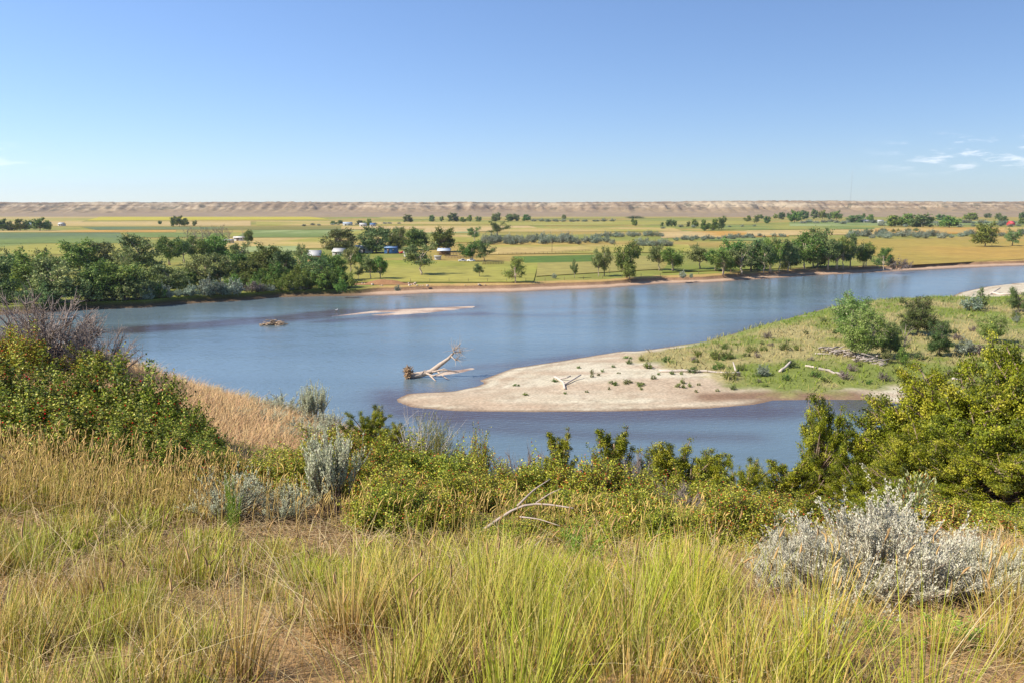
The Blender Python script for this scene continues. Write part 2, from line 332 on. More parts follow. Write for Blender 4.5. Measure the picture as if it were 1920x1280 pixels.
GREEN, LIME, STRAW, TAN, ORANGE, OLIVE, CANOLA, PALE, GREY = lin(122, 140, 72), lin(168, 162, 74), lin(200, 174, 108), lin(206, 178, 122), lin(202, 156, 76), lin(138, 132, 66), lin(200, 186, 56), lin(160, 172, 112), lin(104, 124, 84)
FIELDS = [  # corners in clockwise order as they lie on the valley floor, colour, second colour
 ([(-400, 480), (250, 478), (235, 457), (-400, 458)], GREEN, LIME), ([(-400, 457.5), (240, 456.5), (225, 437), (-400, 437)], GREY, GREEN),
 ([(-400, 436.5), (330, 436), (330, 432), (-400, 433)], STRAW, ORANGE), ([(180, 431.5), (640, 431), (640, 425), (150, 426)], OLIVE, GREY),
 ([(120, 414), (620, 412), (560, 404.5), (190, 406)], CANOLA, CANOLA), ([(-500, 419), (150, 417), (190, 406.5), (-500, 408)], STRAW, LIME),
 ([(-500, 425.5), (470, 424), (470, 415), (-500, 419.5)], TAN, STRAW), ([(255, 446), (455, 445), (455, 436.5), (235, 437)], LIME, GREEN),
 ([(440, 446), (640, 445), (640, 431.5), (470, 432)], PALE, GREEN), ([(420, 468), (620, 466), (635, 446), (430, 447)], STRAW, LIME),
 ([(455, 474), (570, 472), (560, 462), (450, 463)], PALE, PALE), ([(640, 431), (1010, 428), (990, 424), (640, 425)], TAN, STRAW),
 ([(480, 424), (960, 421), (930, 416), (480, 415)], STRAW, LIME), ([(640, 440), (900, 437), (890, 431), (640, 432)], PALE, LIME),
 ([(790, 437), (925, 434), (925, 427), (800, 428)], TAN, TAN), ([(840, 455), (915, 455), (910, 440), (830, 441)], LIME, STRAW),
 ([(655, 530), (1000, 530), (1010, 492), (690, 488)], lin(140, 150, 54), lin(172, 164, 80)), ([(1005, 519), (1245, 505), (1230, 481), (1010, 485)], lin(164, 154, 84), STRAW),
 ([(985, 494), (1135, 491), (1120, 479), (960, 482)], lin(92, 122, 46), GREEN), ([(905, 478), (1300, 473), (1290, 459), (900, 461)], LIME, STRAW),
 ([(930, 436), (1280, 434), (1260, 427), (930, 428)], STRAW, LIME), ([(930, 424), (1420, 421), (1400, 415), (930, 417)], lin(176, 168, 92), LIME),
 ([(1240, 447), (1480, 444), (1470, 433), (1235, 435)], TAN, ORANGE), ([(1330, 452), (1440, 452), (1440, 447), (1330, 447)], PALE, GREEN),
 ([(1330, 432), (1660, 430), (1640, 421), (1330, 424)], lin(160, 158, 78), GREEN), ([(1400, 443), (1640, 440), (1640, 430.5), (1400, 433)], TAN, STRAW),
 ([(1640, 440), (2300, 436), (2300, 426), (1640, 428)], ORANGE, STRAW), ([(1690, 499), (2400, 461), (2400, 447), (1560, 451)], lin(192, 156, 78), lin(176, 154, 74)),
 ([(1240, 512), (1690, 497), (1560, 478), (1260, 484)], lin(132, 142, 58), lin(160, 150, 80)), ([(700, 412), (1300, 409), (1280, 405), (720, 406.5)], lin(184, 166, 92), LIME),
 ([(1480, 425), (2200, 420), (2200, 414), (1480, 417)], PALE, GREEN)]
for k, (cs, c1, c2) in enumerate(FIELDS):
    a, b, c, d = [P(x, y, PL)[:2] for x, y in cs]
    n = 14; u = np.linspace(0, 1, n); U, V2 = np.meshgrid(u, u); U = U[..., None]; V2 = V2[..., None]
    xy = (a*(1-U)+b*U)*(1-V2) + (d*(1-U)+c*U)*V2
    cc = mix(c1, c2, sstep(.42, .62, fbm(xy[..., 0]*.012+k, xy[..., 1]*.006, 50+k)))
    v = np.concatenate((xy, np.full(xy.shape[:2]+(1,), PL+.16+.004*k)), -1)
    tag(link('crop_field', mesh('field', v.reshape(-1, 3), grid_q(n, n), col=(cc*.95+np.array(lin(176, 156, 80))*.05).reshape(-1, 3)*.74, mats=[M_field])), kind='structure')

# bluffs along the valley's far edge
gx = np.linspace(-3600, 3600, 1300); gy = np.concatenate((np.linspace(2350, 2800, 22)[:-1], np.linspace(2800, 3500, 100), np.linspace(3550, 6000, 12)))
X, Y = np.meshgrid(gx, gy)
edge = 3030 + 260*(fbm(X*.0016, X*0, 61)-.5) + 170*(fbm(X*.007, X*0, 62)-.5) + 60*np.abs(vnoise(X*.022, X*0, 63)-.5)
top = 49 + 3.5*(fbm(X*.0022, X*0, 64)-.5)*2 + 5*sstep(300, 1000, X)*(1-.4*sstep(1200, 1700, X)) + 2.5*(fbm(X*.012, Y*.004, 65)-.5)
rel = Y-edge + 50*(np.abs(fbm(X*.02, Y*.006, 66, 3)-.5)*2-.4)
apr = np.interp(Y, [2350, 2600, 3000], [1.6, 4, 13])
Z = apr + (top-apr)*np.interp(rel, [-120, -40, 10, 70, 120], [0, .2, .62, .9, 1.0])
Z += (np.abs(fbm(X*.03, Y*.02, 67)-.5)*-22 + 4 + 8*(fbm(X*.09, Y*.05, 77)-.5))*sstep(-140, -20, rel)*sstep(160, 60, rel)
st = fbm(X*.004, Z*.22, 68, 3)
cc = mix(lin(184, 160, 122), lin(166, 142, 114), fbm(X*.006, Y*.01, 69)); face = sstep(-60, 0, rel)*sstep(130, 90, rel)
rock = mix(lin(174, 150, 120), lin(210, 190, 158), sstep(.45, .68, st)); rock = mix(rock, lin(140, 118, 96), .6*sstep(.5, .66, fbm(X*.03, Y*.02+Z*.08, 70)))
cc = mix(cc, rock, face); cc = mix(cc, lin(150, 132, 96), sstep(110, 160, rel)*.9); cc = mix(cc, lin(92, 92, 72), (fbm(X*.03, Y*.03, 71) > .68)*.6*sstep(-200, 0, rel))
tag(link('bluffs', mesh('bluffs', np.stack((X, Y, Z), -1).reshape(-1, 3), grid_q(len(gx), len(gy)), col=cc.reshape(-1, 3)*.66, mats=[M_bluff])), kind='structure')

# ------------------------------------------------------------------ near hillside (thin-plate surface through surveyed points)
CT = [(px, py, d) for px, py, d in [(-500, 1280, 2.9), (0, 1280, 2.8), (960, 1280, 2.75), (1920, 1280, 2.75), (2500, 1280, 2.9), (0, 1040, 5.2), (500, 1060, 5), (960, 1060, 5.2), (1500, 1080, 5), (1920, 1080, 5), (2500, 1060, 5.2),
      (-400, 880, 8), (0, 870, 7.8), (220, 880, 8), (420, 925, 7.6), (620, 960, 7.2), (960, 990, 7.2), (1300, 1005, 7.2), (1650, 1010, 7.2), (1920, 1000, 7.4), (2400, 1000, 7.4),
      (-400, 760, 11), (0, 770, 10.5), (250, 800, 10.5), (420, 840, 10.5), (620, 905, 9.8), (960, 960, 9.6), (1300, 985, 9.6), (1650, 990, 9.6), (1920, 985, 10), (2400, 980, 10),
      (-500, 640, 15), (-100, 660, 14), (100, 668, 14.5), (220, 690, 15), (320, 725, 15.5), (450, 762, 16), (590, 800, 16), (700, 850, 14.5), (960, 960, 13), (1300, 985, 13), (1650, 985, 13), (1920, 970, 13), (2400, 960, 13)]]
pts = [Pd(*c) for c in CT]
pts += [np.array((x, -4., EYE-1.1)) for x in (-12, -4, 4, 12)] + [np.array((x, 0., EYE-1.42)) for x in (-8, -2.5, 2.5, 8)]
for x in (-40, -22, -10, 0, 10, 22, 40):
    lf = sstep(-4, -16, x)
    pts += [np.array((x, 24., EYE-9.5+3.0*lf)), np.array((x, 36., EYE-18.+2*lf)), np.array((x, 52., EYE-32.5))]
pts = np.array(pts)
def tps_k(r2): return .5*r2*np.log(r2+1e-9)
A = pts[:, :2]; n = len(A); K = tps_k(((A[:, None]-A[None])**2).sum(-1)) + np.eye(n)*.02; Pm = np.c_[np.ones(n), A]
sol = np.linalg.solve(np.block([[K, Pm], [Pm.T, np.zeros((3, 3))]]), np.r_[pts[:, 2], np.zeros(3)])
def hill(x, y):
    x = np.asarray(x, float); y = np.asarray(y, float); sh = x.shape; q = np.stack((x.ravel(), y.ravel()), 1); r = np.empty(len(q))
    for i in range(0, len(q), 20000):
        k = tps_k(((q[i:i+20000, None]-A[None])**2).sum(-1)); r[i:i+20000] = k@sol[:n] + sol[n] + q[i:i+20000]@sol[n+1:]
    return r.reshape(sh)
gx = np.linspace(-45, 45, 240); gy = np.concatenate((np.linspace(-4, 22, 170), np.linspace(22.5, 58, 50)))
X, Y = np.meshgrid(gx, gy); Z = hill(X, Y) + .05*(fbm(X*2, Y*2, 80)-.5) + .25*(fbm(X*.35, Y*.35, 81)-.5)*sstep(6, 12, Y)
cc = mix(lin(180, 146, 98), lin(140, 108, 72), fbm(X*1.1, Y*1.1, 82)); cc = mix(cc, lin(186, 146, 104), sstep(11, 14, Y)*.7)
tag(link('hillside', mesh('hillside', np.stack((X, Y, Z), -1).reshape(-1, 3), grid_q(len(gx), len(gy)), col=cc.reshape(-1, 3), mats=[M_soil], smooth=True)), kind='structure')

# ------------------------------------------------------------------ plants: generators
def unit(v): return v/(np.linalg.norm(v, axis=-1, keepdims=True)+1e-9)
def plant(seed, stems, twigs, leaves, Hh, Wd, l, w, cols, up=.5, jit=.03, base_r=.06, stem_r=.02, inner=.25, dome=.8, spike=0., leafn='rand', bark=lin(110, 95, 80), start=.3, wood_sides=4, lobes=0):
    """shrub: arching stems from the base into a dome, side twigs, leaves along the twigs. returns (wood MB, leaf MB)"""
    r = np.random.default_rng(seed); wood, lf = MB(), MB()
    th = r.uniform(0, 2*np.pi, stems); rad = np.sqrt(r.uniform(0, 1, stems)); e = rad*Wd/2*r.uniform(.8, 1.1, stems)
    lob = 1+.22*np.sin(th*3+seed)+.15*np.sin(th*5+2*seed) if lobes else 1
    hz = Hh*(1-dome*rad**2)*r.uniform(.72, 1.03, stems)*lob
    tip = np.stack((np.cos(th)*e, np.sin(th)*e, np.maximum(hz, .12*Hh)), 1)
    b0 = np.stack((np.cos(th), np.sin(th), 0*th), 1)*base_r*rad[:, None]
    mid = b0*.4+tip*.6; mid[:, :2] *= r.uniform(.5, .95, (stems, 1)); mid[:, 2] = tip[:, 2]*r.uniform(.45, .65, stems)
    t = np.linspace(0, 1, 5)[None, :, None]
    pts = (1-t)**2*b0[:, None] + 2*t*(1-t)*mid[:, None] + t*t*tip[:, None] + r.normal(0, .012*Hh, (stems, 5, 3))*np.array([0, 1, 1, 1, .5])[None, :, None]
    wood.tubes(pts, stem_r*np.linspace(1, .3, 5)[None]*r.uniform(.6, 1.2, (stems, 1)), wood_sides, bark)
    # twigs
    N = stems*twigs; si = np.repeat(np.arange(stems), twigs); tt = r.uniform(start, 1, N)
    f = tt*4; i0 = np.minimum(f.astype(int), 3); fr = (f-i0)[:, None]; p0 = pts[si, i0]*(1-fr)+pts[si, i0+1]*fr
    out = unit(p0*np.array((1, 1, .6))-np.array((0, 0, Hh*.2)))
    dirn = unit(out*.6 + r.normal(0, .55, (N, 3)) + np.array((0, 0, up)))
    ln = Hh*inner*r.uniform(.4, 1., N)*(1+spike*(r.random(N) > .8))
    p2 = p0+dirn*ln[:, None]; p1 = (p0+p2)/2 + r.normal(0, .05, (N, 3))*ln[:, None]
    wood.tubes(np.stack((p0, p1, p2), 1), stem_r*.3*np.array([1, .7, .35])[None]*np.ones((N, 1)), 3, bark)
    if leaves:
        NL = N*leaves; k = np.repeat(np.arange(N), leaves); s = r.uniform(.1, 1.05, NL)[:, None]
        c = (1-s)**2*p0[k]+2*s*(1-s)*p1[k]+s*s*p2[k] + r.normal(0, jit, (NL, 3))
        ax = unit(dirn[k]*(.9 if leafn == 'spray' else .35) + r.normal(0, .6 if leafn == 'rand' else .33, (NL, 3)))
        nn = unit(out[k]*.7 + np.array((-.25, -.1, .5)) + r.normal(0, .6, (NL, 3)))
        ci = r.choice(len(cols), NL, p=np.array([q[1] for q in cols])/sum(q[1] for q in cols)); pal = np.array([q[0] for q in cols])
        cl = pal[ci]*r.uniform(.75, 1.2, (NL, 1)); 
        lf.leaves(c, nn, ax, l*r.uniform(.6, 1.25, NL), w*r.uniform(.6, 1.25, NL), cl)
    return wood, lf, (p2, dirn)

def tree_mb(seed, Hh=10., Wd=9., limbs=13, twigs=9, leaves=26, l=.42, clump=.5, trunk_h=.3, stems=1, cols=None, low=.22, bark=lin(158, 140, 120), lean=0., irregular=.3, twl=.16):
    r = np.random.default_rng(seed); wood, lf = MB(), MB(); cols = cols or [(lin(116, 138, 62), 5), (lin(92, 118, 54), 4), (lin(142, 158, 80), 2)]
    cen = np.array((lean*Hh, 0, Hh*(low+(1-low)*.5))); trunks = []
    for s in range(stems):
        a = r.uniform(0, 6.28); sprd = .10*Wd*(stems > 1)
        top = np.array((math.cos(a)*sprd*1.6+lean*Hh*.8, math.sin(a)*sprd*1.6, Hh*r.uniform(.62, .78))); b = np.array((math.cos(a)*sprd*.5, math.sin(a)*sprd*.5, -.3))
        t = np.linspace(0, 1, 7)[:, None]; tp = b*(1-t)+top*t + r.normal(0, .014*Hh, (7, 3))*np.array([0, .5, 1, 1, 1, 1, .5])[:, None]; trunks.append(tp)
        wood.tube(tp, Hh*.030/stems**.4*np.linspace(1, .28, 7), 6, bark)
    ths = r.uniform(0, 2*np.pi, limbs) + np.arange(limbs)*2.4; ph = r.uniform(-.75, 1, limbs); rr = r.uniform(.62, 1.0, limbs)*(1+irregular*np.sin(ths*2+seed)*.6)
    tips = cen + np.stack((np.cos(ths)*np.sqrt(1-ph**2*.8)*Wd/2*rr, np.sin(ths)*np.sqrt(1-ph**2*.8)*Wd/2*rr, ph*Hh*(1-low)/2*np.clip(rr*1.08, 0, 1.02)), 1)
    P0 = []
    for i in range(limbs):
        tp = trunks[i % stems]; h0 = np.clip((tips[i, 2]/Hh-.25)*r.uniform(.6, .9), trunk_h*.7, .72)*Hh; k = np.clip(np.searchsorted(tp[:, 2], h0), 1, 6)
        P0.append(tp[k-1]+(tp[k]-tp[k-1])*np.clip((h0-tp[k-1, 2])/(tp[k, 2]-tp[k-1, 2]), 0, 1))
    P0 = np.array(P0); m = (P0+tips)/2; m[:, 2] += .05*Hh*r.normal(0, 1, limbs); t = np.linspace(0, 1, 5)[None, :, None]
    lp = (1-t)**2*P0[:, None]+2*t*(1-t)*m[:, None]+t*t*tips[:, None]
    wood.tubes(lp, Hh*.013*np.linspace(1, .3, 5)[None]*np.ones((limbs, 1)), 4, bark)
    N = limbs*twigs; si = np.repeat(np.arange(limbs), twigs); tt = r.uniform(.45, 1, N); f = tt*4; i0 = np.minimum(f.astype(int), 3); fr = (f-i0)[:, None]
    p0 = lp[si, i0]*(1-fr)+lp[si, i0+1]*fr; d = unit(unit(p0-cen)*.7+r.normal(0, .7, (N, 3))+np.array((0, 0, .25))); ln = Wd*twl*r.uniform(.5, 1.2, N)[:, None]; p2 = p0+d*ln
    wood.tubes(np.stack((p0, (p0+p2)/2, p2), 1), Hh*.004*np.array([1, .7, .4])[None]*np.ones((N, 1)), 3, bark)
    if leaves:
        NL = N*leaves; k = np.repeat(np.arange(N), leaves); c = p2[k]-d[k]*ln[k]*r.uniform(0, .8, (NL, 1)) + r.normal(0, clump, (NL, 3))*np.array((1, 1, .7))
        nn = unit(unit(c-p2[k])*.6+unit(c-cen)*.6+r.normal(0, .5, (NL, 3))); ax = r.normal(0, 1, (NL, 3))
        pal = np.array([q[0] for q in cols]); ci = r.choice(len(cols), N, p=np.array([q[1] for q in cols])/sum(q[1] for q in cols))
        cl = pal[ci][k]*r.uniform(.72, 1.25, (NL, 1))
        lf.leaves(c, nn, ax, l*r.uniform(.6, 1.3, NL), l*.62*r.uniform(.6, 1.3, NL), cl)
    return wood, lf
def merged(wood, lf, name, m_leaf):
    nW = sum(len(a) for a in wood.q)+sum(len(a) for a in wood.t)
    v = np.concatenate(wood.v+lf.v); q = np.concatenate(wood.q+[a+wood.n for a in lf.q]); t = np.concatenate(wood.t) if wood.t else np.zeros((0, 3), int)
    nqw = sum(len(a) for a in wood.q); mi = np.zeros(len(q)+len(t), int); mi[nqw:len(q)] = 1
    return mesh(name, v, q, t, np.concatenate(wood.c+lf.c), [M_bark, m_leaf], mi)
OLIVEC = [(lin(120, 136, 80), 4), (lin(98, 116, 66), 4), (lin(144, 154, 96), 2)]
PROTO = {}
def proto(name, wl, m_leaf, parts=('trunk', 'crown'), Hh=10., Wd=9.):
    w, l = wl[0], wl[1]
    PROTO[name] = (w.mesh(name+'_'+parts[0], [M_bark]), l.mesh(name+'_'+parts[1], [m_leaf]) if l.n else None, parts, Hh, Wd)
proto('round', tree_mb(1, limbs=34, twigs=9, leaves=22, l=.55, clump=.5, low=.04), M_tree)
proto('round2', tree_mb(2, limbs=30, twigs=9, leaves=22, l=.55, clump=.52, low=.05, stems=2, cols=OLIVEC), M_tree)
proto('open', tree_mb(3, limbs=18, twigs=8, leaves=26, l=.52, clump=.48, low=.27, trunk_h=.4, cols=OLIVEC, bark=lin(190, 172, 150)), M_tree)
proto('open2', tree_mb(4, limbs=20, twigs=8, leaves=26, l=.52, clump=.5, low=.22, stems=2, bark=lin(180, 162, 140)), M_tree)
proto('ragged', tree_mb(5, limbs=15, twigs=8, leaves=24, l=.5, clump=.46, low=.25, irregular=.8, cols=OLIVEC, bark=lin(150, 134, 116)), M_tree)
proto('leaning', tree_mb(6, limbs=18, twigs=8, leaves=24, l=.5, clump=.48, low=.28, lean=.16, bark=lin(176, 158, 138)), M_tree)
proto('snag', tree_mb(7, limbs=12, twigs=6, leaves=0, bark=lin(160, 146, 134), low=.2), M_tree)
proto('sparse', tree_mb(8, limbs=12, twigs=7, leaves=5, l=.4, clump=.4, bark=lin(150, 134, 124), cols=[(lin(130, 124, 100), 3), (lin(106, 112, 80), 2)], low=.15), M_tree)
proto('fine', tree_mb(9, Hh=12, Wd=10, limbs=34, twigs=12, leaves=34, l=.36, clump=.42, low=.04, stems=3, cols=[(lin(138, 162, 82), 5), (lin(112, 140, 64), 4), (lin(164, 180, 108), 2)], bark=lin(190, 176, 156)), M_tree, Hh=12., Wd=10.)
proto('fine2', tree_mb(10, Hh=12, Wd=10, limbs=34, twigs=12, leaves=34, l=.36, clump=.42, low=.03, stems=2, cols=[(lin(98, 124, 66), 5), (lin(78, 104, 54), 4), (lin(122, 144, 84), 2)]), M_tree, Hh=12., Wd=10.)
FAR = [merged(*tree_mb(20+k, limbs=24, twigs=6, leaves=16, l=1., clump=.6, low=.0, stems=1+k % 2, cols=OLIVEC if k % 2 else None), 'far_tree', M_tree) for k in range(4)]
SILV = [(lin(150, 160, 138), 5), (lin(124, 138, 112), 3), (lin(172, 178, 160), 2)]
GRN = [(lin(112, 136, 56), 5), (lin(90, 116, 48), 3), (lin(140, 156, 74), 2)]
def bush(seed, cols, l=.22, **k):
    a = dict(stems=26, twigs=8, leaves=9, Hh=2.5, Wd=3.4, l=l, w=l*.6, up=.4, jit=.10, base_r=.5, stem_r=.03, dome=.6, lobes=1); a.update(k)
    w, f, _ = plant(seed, cols=cols, **a); return merged(w, f, 'bush', M_tree)
BUSH = {'silver': [bush(31, SILV), bush(32, SILV, dome=.75)], 'green': [bush(33, GRN), bush(34, GRN, dome=.4)], 'grey': [bush(35, [(lin(150, 138, 128), 3), (lin(122, 112, 100), 2)], leaves=4)],
        'olive': [bush(36, OLIVEC), bush(37, OLIVEC, dome=.45)], 'weed': [bush(38, GRN, l=.16, stems=18, twigs=5, leaves=7, Hh=1.2, Wd=1.8, jit=.08), bush(39, GRN, l=.16, stems=14, twigs=5, leaves=7, Hh=1.2, Wd=1.8, jit=.08, dome=.9)]}
BH = {'silver': (2.5, 3.4), 'green': (2.5, 3.4), 'grey': (2.5, 3.4), 'olive': (2.5, 3.4), 'weed': (1.2, 1.8)}
RNG = random.Random(5)
def put_tree(name, kind, p, h, w, label, group=None, cat='tree', rz=None):
    wm, lm, parts, Hh, Wd = PROTO[kind]
    e = link(name, None, None, tuple(p)); e.empty_display_size = .5
    e.rotation_euler.z = RNG.uniform(0, 6.28) if rz is None else rz; e.scale = (w/Wd*RNG.uniform(.86, 1.12), w/Wd*RNG.uniform(.86, 1.12), h/Hh)
    link(parts[0], wm, e)
    if lm: link(parts[1], lm, e)
    return tag(e, label, cat, group)
def put_bush(name, kind, p, h, w, label, group=None, cat='shrub'):
    o = link(name, RNG.choice(BUSH[kind]), None, tuple(p)); H0, W0 = BH[kind]; o.rotation_euler.z = RNG.uniform(0, 6.28); o.scale = (w/W0, w/W0, h/H0)
    return tag(o, label, cat, group)
def plain_z(p): return PL+.12
def on_plain(px, py): return P(px, py, PL+.1)
def pxm(p): return float(p[1])/F        # metres per photo pixel at that distance

# ------------------------------------------------------------------ trees on the far side: (x, base y, top y, width, kind)
GROUPS = {
 'wood': ('cottonwood in the dense riverside wood, dark leafy crown', 'trees of the riverside wood'),
 'farm': ('large cottonwood shading the farmstead buildings', 'shade trees round the farmstead'),
 'yard': ('small pale-trunked cottonwood between the farm sheds and the river', 'trees between farm and river'),
 'grove': ('pale-trunked cottonwood in the long riverside grove by the cut bank', 'cottonwood grove on the cut bank'),
 'pairs': ('open-crowned cottonwood in a small cluster on the dry bank meadow', 'meadow cottonwoods'),
 'dead': ('grey half-dead tree in the bare windbreak beside the trailer house', 'half-dead windbreak trees')}
T = [('wood', *a) for a in [(150, 512, 456, 56, 'round'), (195, 508, 458, 54, 'round2'), (262, 512, 445, 62, 'round2'), (320, 497, 447, 40, 'open2'), (345, 492, 450, 34, 'open'), (368, 490, 446, 46, 'open2'), (405, 488, 445, 46, 'round'),
     (453, 502, 458, 32, 'open'), (472, 505, 470, 26, 'ragged'), (30, 530, 464, 34, 'ragged'), (85, 528, 467, 40, 'ragged'), (20, 548, 482, 66, 'round2'), (62, 555, 478, 64, 'round'), (108, 566, 488, 74, 'round2'), (150, 572, 500, 70, 'round'),
     (190, 572, 504, 74, 'round'), (212, 560, 498, 52, 'round2'), (250, 545, 500, 46, 'round2'), (292, 548, 503, 52, 'round'), (318, 552, 500, 54, 'round2'), (345, 540, 508, 44, 'round'), (378, 535, 482, 56, 'round2'), (412, 530, 478, 62, 'round2'),
     (445, 522, 478, 50, 'round'), (505, 522, 464, 56, 'round'), (532, 530, 474, 40, 'round2'), (562, 528, 474, 44, 'ragged'), (597, 532, 484, 44, 'round2'), (620, 528, 480, 44, 'round'), (-40, 552, 478, 70, 'round'), (-10, 566, 490, 70, 'round2'), (235, 520, 472, 40, 'ragged'), (470, 528, 490, 44, 'round'), (568, 500, 459, 26, 'ragged')]]
T += [('farm', *a) for a in [(637, 476, 432, 56, 'round2'), (702, 474, 429, 52, 'round2'), (731, 468, 430, 28, 'open'), (750, 464, 429, 20, 'round2'), (739, 474, 442, 26, 'round'), (780, 468, 432, 42, 'round'), (831, 472, 431, 42, 'round'), (690, 470, 448, 24, 'round2')]]
T += [('yard', *a) for a in [(658, 512, 466, 32, 'open'), (679, 512, 474, 24, 'open2'), (695, 523, 483, 28, 'open'), (711, 523, 482, 28, 'open2'), (632, 527, 482, 38, 'open2'), (885, 490, 454, 38, 'open2'), (908, 491, 454, 26, 'ragged'), (672, 524, 500, 16, 'open')]]
T += [('pairs', *a) for a in [(1122, 518, 471, 22, 'open'), (1133, 517, 464, 28, 'ragged'), (1176, 521, 457, 40, 'open2'), (1181, 524, 494, 26, 'round'), (1236, 507, 463, 36, 'open'), (1260, 509, 466, 36, 'open2'), (1312, 505, 463, 38, 'open')]]
T += [('grove', *a) for a in [(1340, 508, 470, 34, 'open2'), (1357, 517, 472, 38, 'open2'), (1370, 511, 455, 42, 'round'), (1392, 514, 467, 40, 'open'), (1408, 508, 454, 46, 'round2'), (1440, 513, 462, 30, 'open'), (1457, 513, 452, 36, 'open2'), (1468, 511, 451, 30, 'open'), (1498, 513, 464, 34, 'open'), (1511, 504, 440, 50, 'open2'), (1529, 502, 434, 58, 'round2'), (1552, 504, 449, 44, 'open'), (1576, 505, 448, 38, 'open2'), (1592, 505, 458, 28, 'open'), (1609, 505, 440, 34, 'ragged'), (1631, 503, 459, 32, 'open2'), (1647, 505, 466, 30, 'open'), (1480, 506, 458, 30, 'round2'), (1420, 508, 468, 26, 'open2')]]
T += [('dead', *a) for a in [(352, 452, 428, 18, 'sparse'), (366, 453, 429, 18, 'sparse'), (380, 452, 427, 18, 'sparse'), (393, 452, 428, 18, 'sparse'), (406, 451, 425, 18, 'sparse'), (418, 451, 423, 20, 'sparse'), (430, 452, 430, 14, 'sparse')]]
ORD = ['first', 'second', 'third', 'fourth', 'fifth', 'sixth', 'seventh', 'eighth', 'ninth', 'tenth', 'eleventh', 'twelfth', 'thirteenth', 'fourteenth', 'fifteenth', 'sixteenth', 'seventeenth', 'eighteenth', 'nineteenth']
RANK = {}
for g in ('farm', 'yard', 'pairs', 'grove', 'dead'):
    for i, a in enumerate(sorted([a for a in T if a[0] == g], key=lambda a: -a[1])): RANK[a] = ORD[i]
WHERE = {'farm': 'cottonwood shading the farm buildings, {} counting from the open livestock shelter', 'yard': 'small cottonwood between farm and river, {} counting from the corral', 'pairs': 'open-crowned meadow cottonwood, {} counting from the riverside grove',
         'grove': 'pale-trunked cottonwood of the riverside grove, {} counting from the slumped grey thicket', 'dead': 'grey half-dead windbreak tree, {} counting from the trailer house'}
for g, px, b, t, w, k in T:
    p = on_plain(px, b); m = pxm(p); lab, grp = GROUPS[g]
    if g == 'wood':
        lab = {'round': 'full round green', 'round2': 'broad olive-green', 'open': 'open-crowned', 'open2': 'forked open-crowned', 'ragged': 'tall ragged'}[k] + ' cottonwood ' + ('at the water edge' if b > 540 else 'in the middle' if b > 515 else 'on the field side') + ' of the riverside wood'
        grp = 'riverside wood: ' + lab
    else: lab = WHERE[g].format(RANK[(g, px, b, t, w, k)])
    if p[1] < bank(p[0])+8: p[1] = bank(p[0])+8
    put_tree('cottonwood_tree', k, p, (b-t)*m*1.06, w*m*1.2, lab, grp)
for px, b, t, w, k, lab in [(790, 516, 459, 54, 'open', 'lone spreading cottonwood with thick pale trunk on the green farm lawn'), (899, 519, 496, 22, 'open', 'small round young tree alone on the lawn below the corral'), (967, 531, 484, 38, 'leaning', 'leaning bushy cottonwood at the edge of the cut bank'),
     (1077, 521, 486, 14, 'ragged', 'thin tree with bare whitish trunk and tiny tuft crown'), (1657, 506, 466, 30, 'leaning', 'leaning cottonwood at the end of the riverside grove'), (1847, 463, 420, 40, 'round', 'big lone dark tree at the edge of the orange field'),
     (1898, 462, 428, 32, 'ragged', 'ragged broken-topped tree beside the big lone field tree'), (890, 454, 427, 24, 'open', 'single tree beside the silvery thicket behind the corrals'), (933, 442, 414, 32, 'ragged', 'tall dark tree rising out of the silvery thicket'), (1143, 516, 500, 5, 'snag', 'broken pale dead trunk standing among the meadow cottonwoods'),
     (456, 456, 424, 8, 'snag', 'thin bare dead tree beside the trailer house'), (467, 456, 433, 16, 'round', 'small green tree in front of the trailer house')]:
    p = on_plain(px, b); m = pxm(p); put_tree('cottonwood_tree', k, p, (b-t)*m*1.02, w*m*1.1, lab)
FT = [(5, 433, 20, 22), (20, 433, 16, 14), (38, 433, 21, 20), (50, 432, 16, 14), (75, 433, 22, 26), (90, 432, 18, 12), (-25, 433, 19, 22), (325, 425, 17, 11), (336, 425, 18, 18), (347, 424, 14, 14), (365, 424, 9, 9), (300, 421, 6, 8), (765, 417, 13, 17), (810, 416, 11, 13), (828, 416, 9, 8), (850, 416, 15, 19), (868, 417, 9, 13), (880, 416, 12, 10), (897, 416, 9, 12), (926, 416, 13, 12), (933, 415, 14, 12), (955, 415, 12, 18), (968, 415, 12, 14), (988, 415, 12, 15), (1057, 412, 8, 9), (690, 424, 13, 16), (626, 421, 6, 14), (638, 420, 6, 12), (675, 422, 8, 10),
      (1303, 427, 15, 13), (1321, 433, 20, 16), (1337, 432, 20, 20), (1352, 431, 22, 17), (1255, 425, 12, 11), (1265, 425, 11, 9), (1241, 425, 7, 7), (1290, 426, 9, 8), (1190, 424, 11, 10), (1187, 418, 8, 8), (1402, 416, 11, 13), (1418, 418, 13, 13), (1427, 411, 8, 8), (1438, 419, 12, 14), (1454, 411, 9, 8), (1466, 412, 12, 14), (1479, 411, 10, 8), (1490, 418, 21, 22), (1507, 412, 15, 18), (1526, 411, 16, 13), (1542, 411, 15, 14), (1556, 412, 12, 11), (1568, 413, 16, 17), (1602, 418, 13, 24), (1618, 410, 9, 9), (1630, 417, 14, 14), (1678, 425, 20, 28), (1698, 425, 23, 26), (1728, 426, 22, 36), (1763, 413, 10, 17), (1780, 427, 20, 30), (1818, 413, 13, 25), (1852, 409, 8, 11), (1870, 411, 10, 11), (1880, 420, 14, 14), (1915, 413, 13, 10), (1918, 421, 11, 14), (1945, 421, 14, 20)]
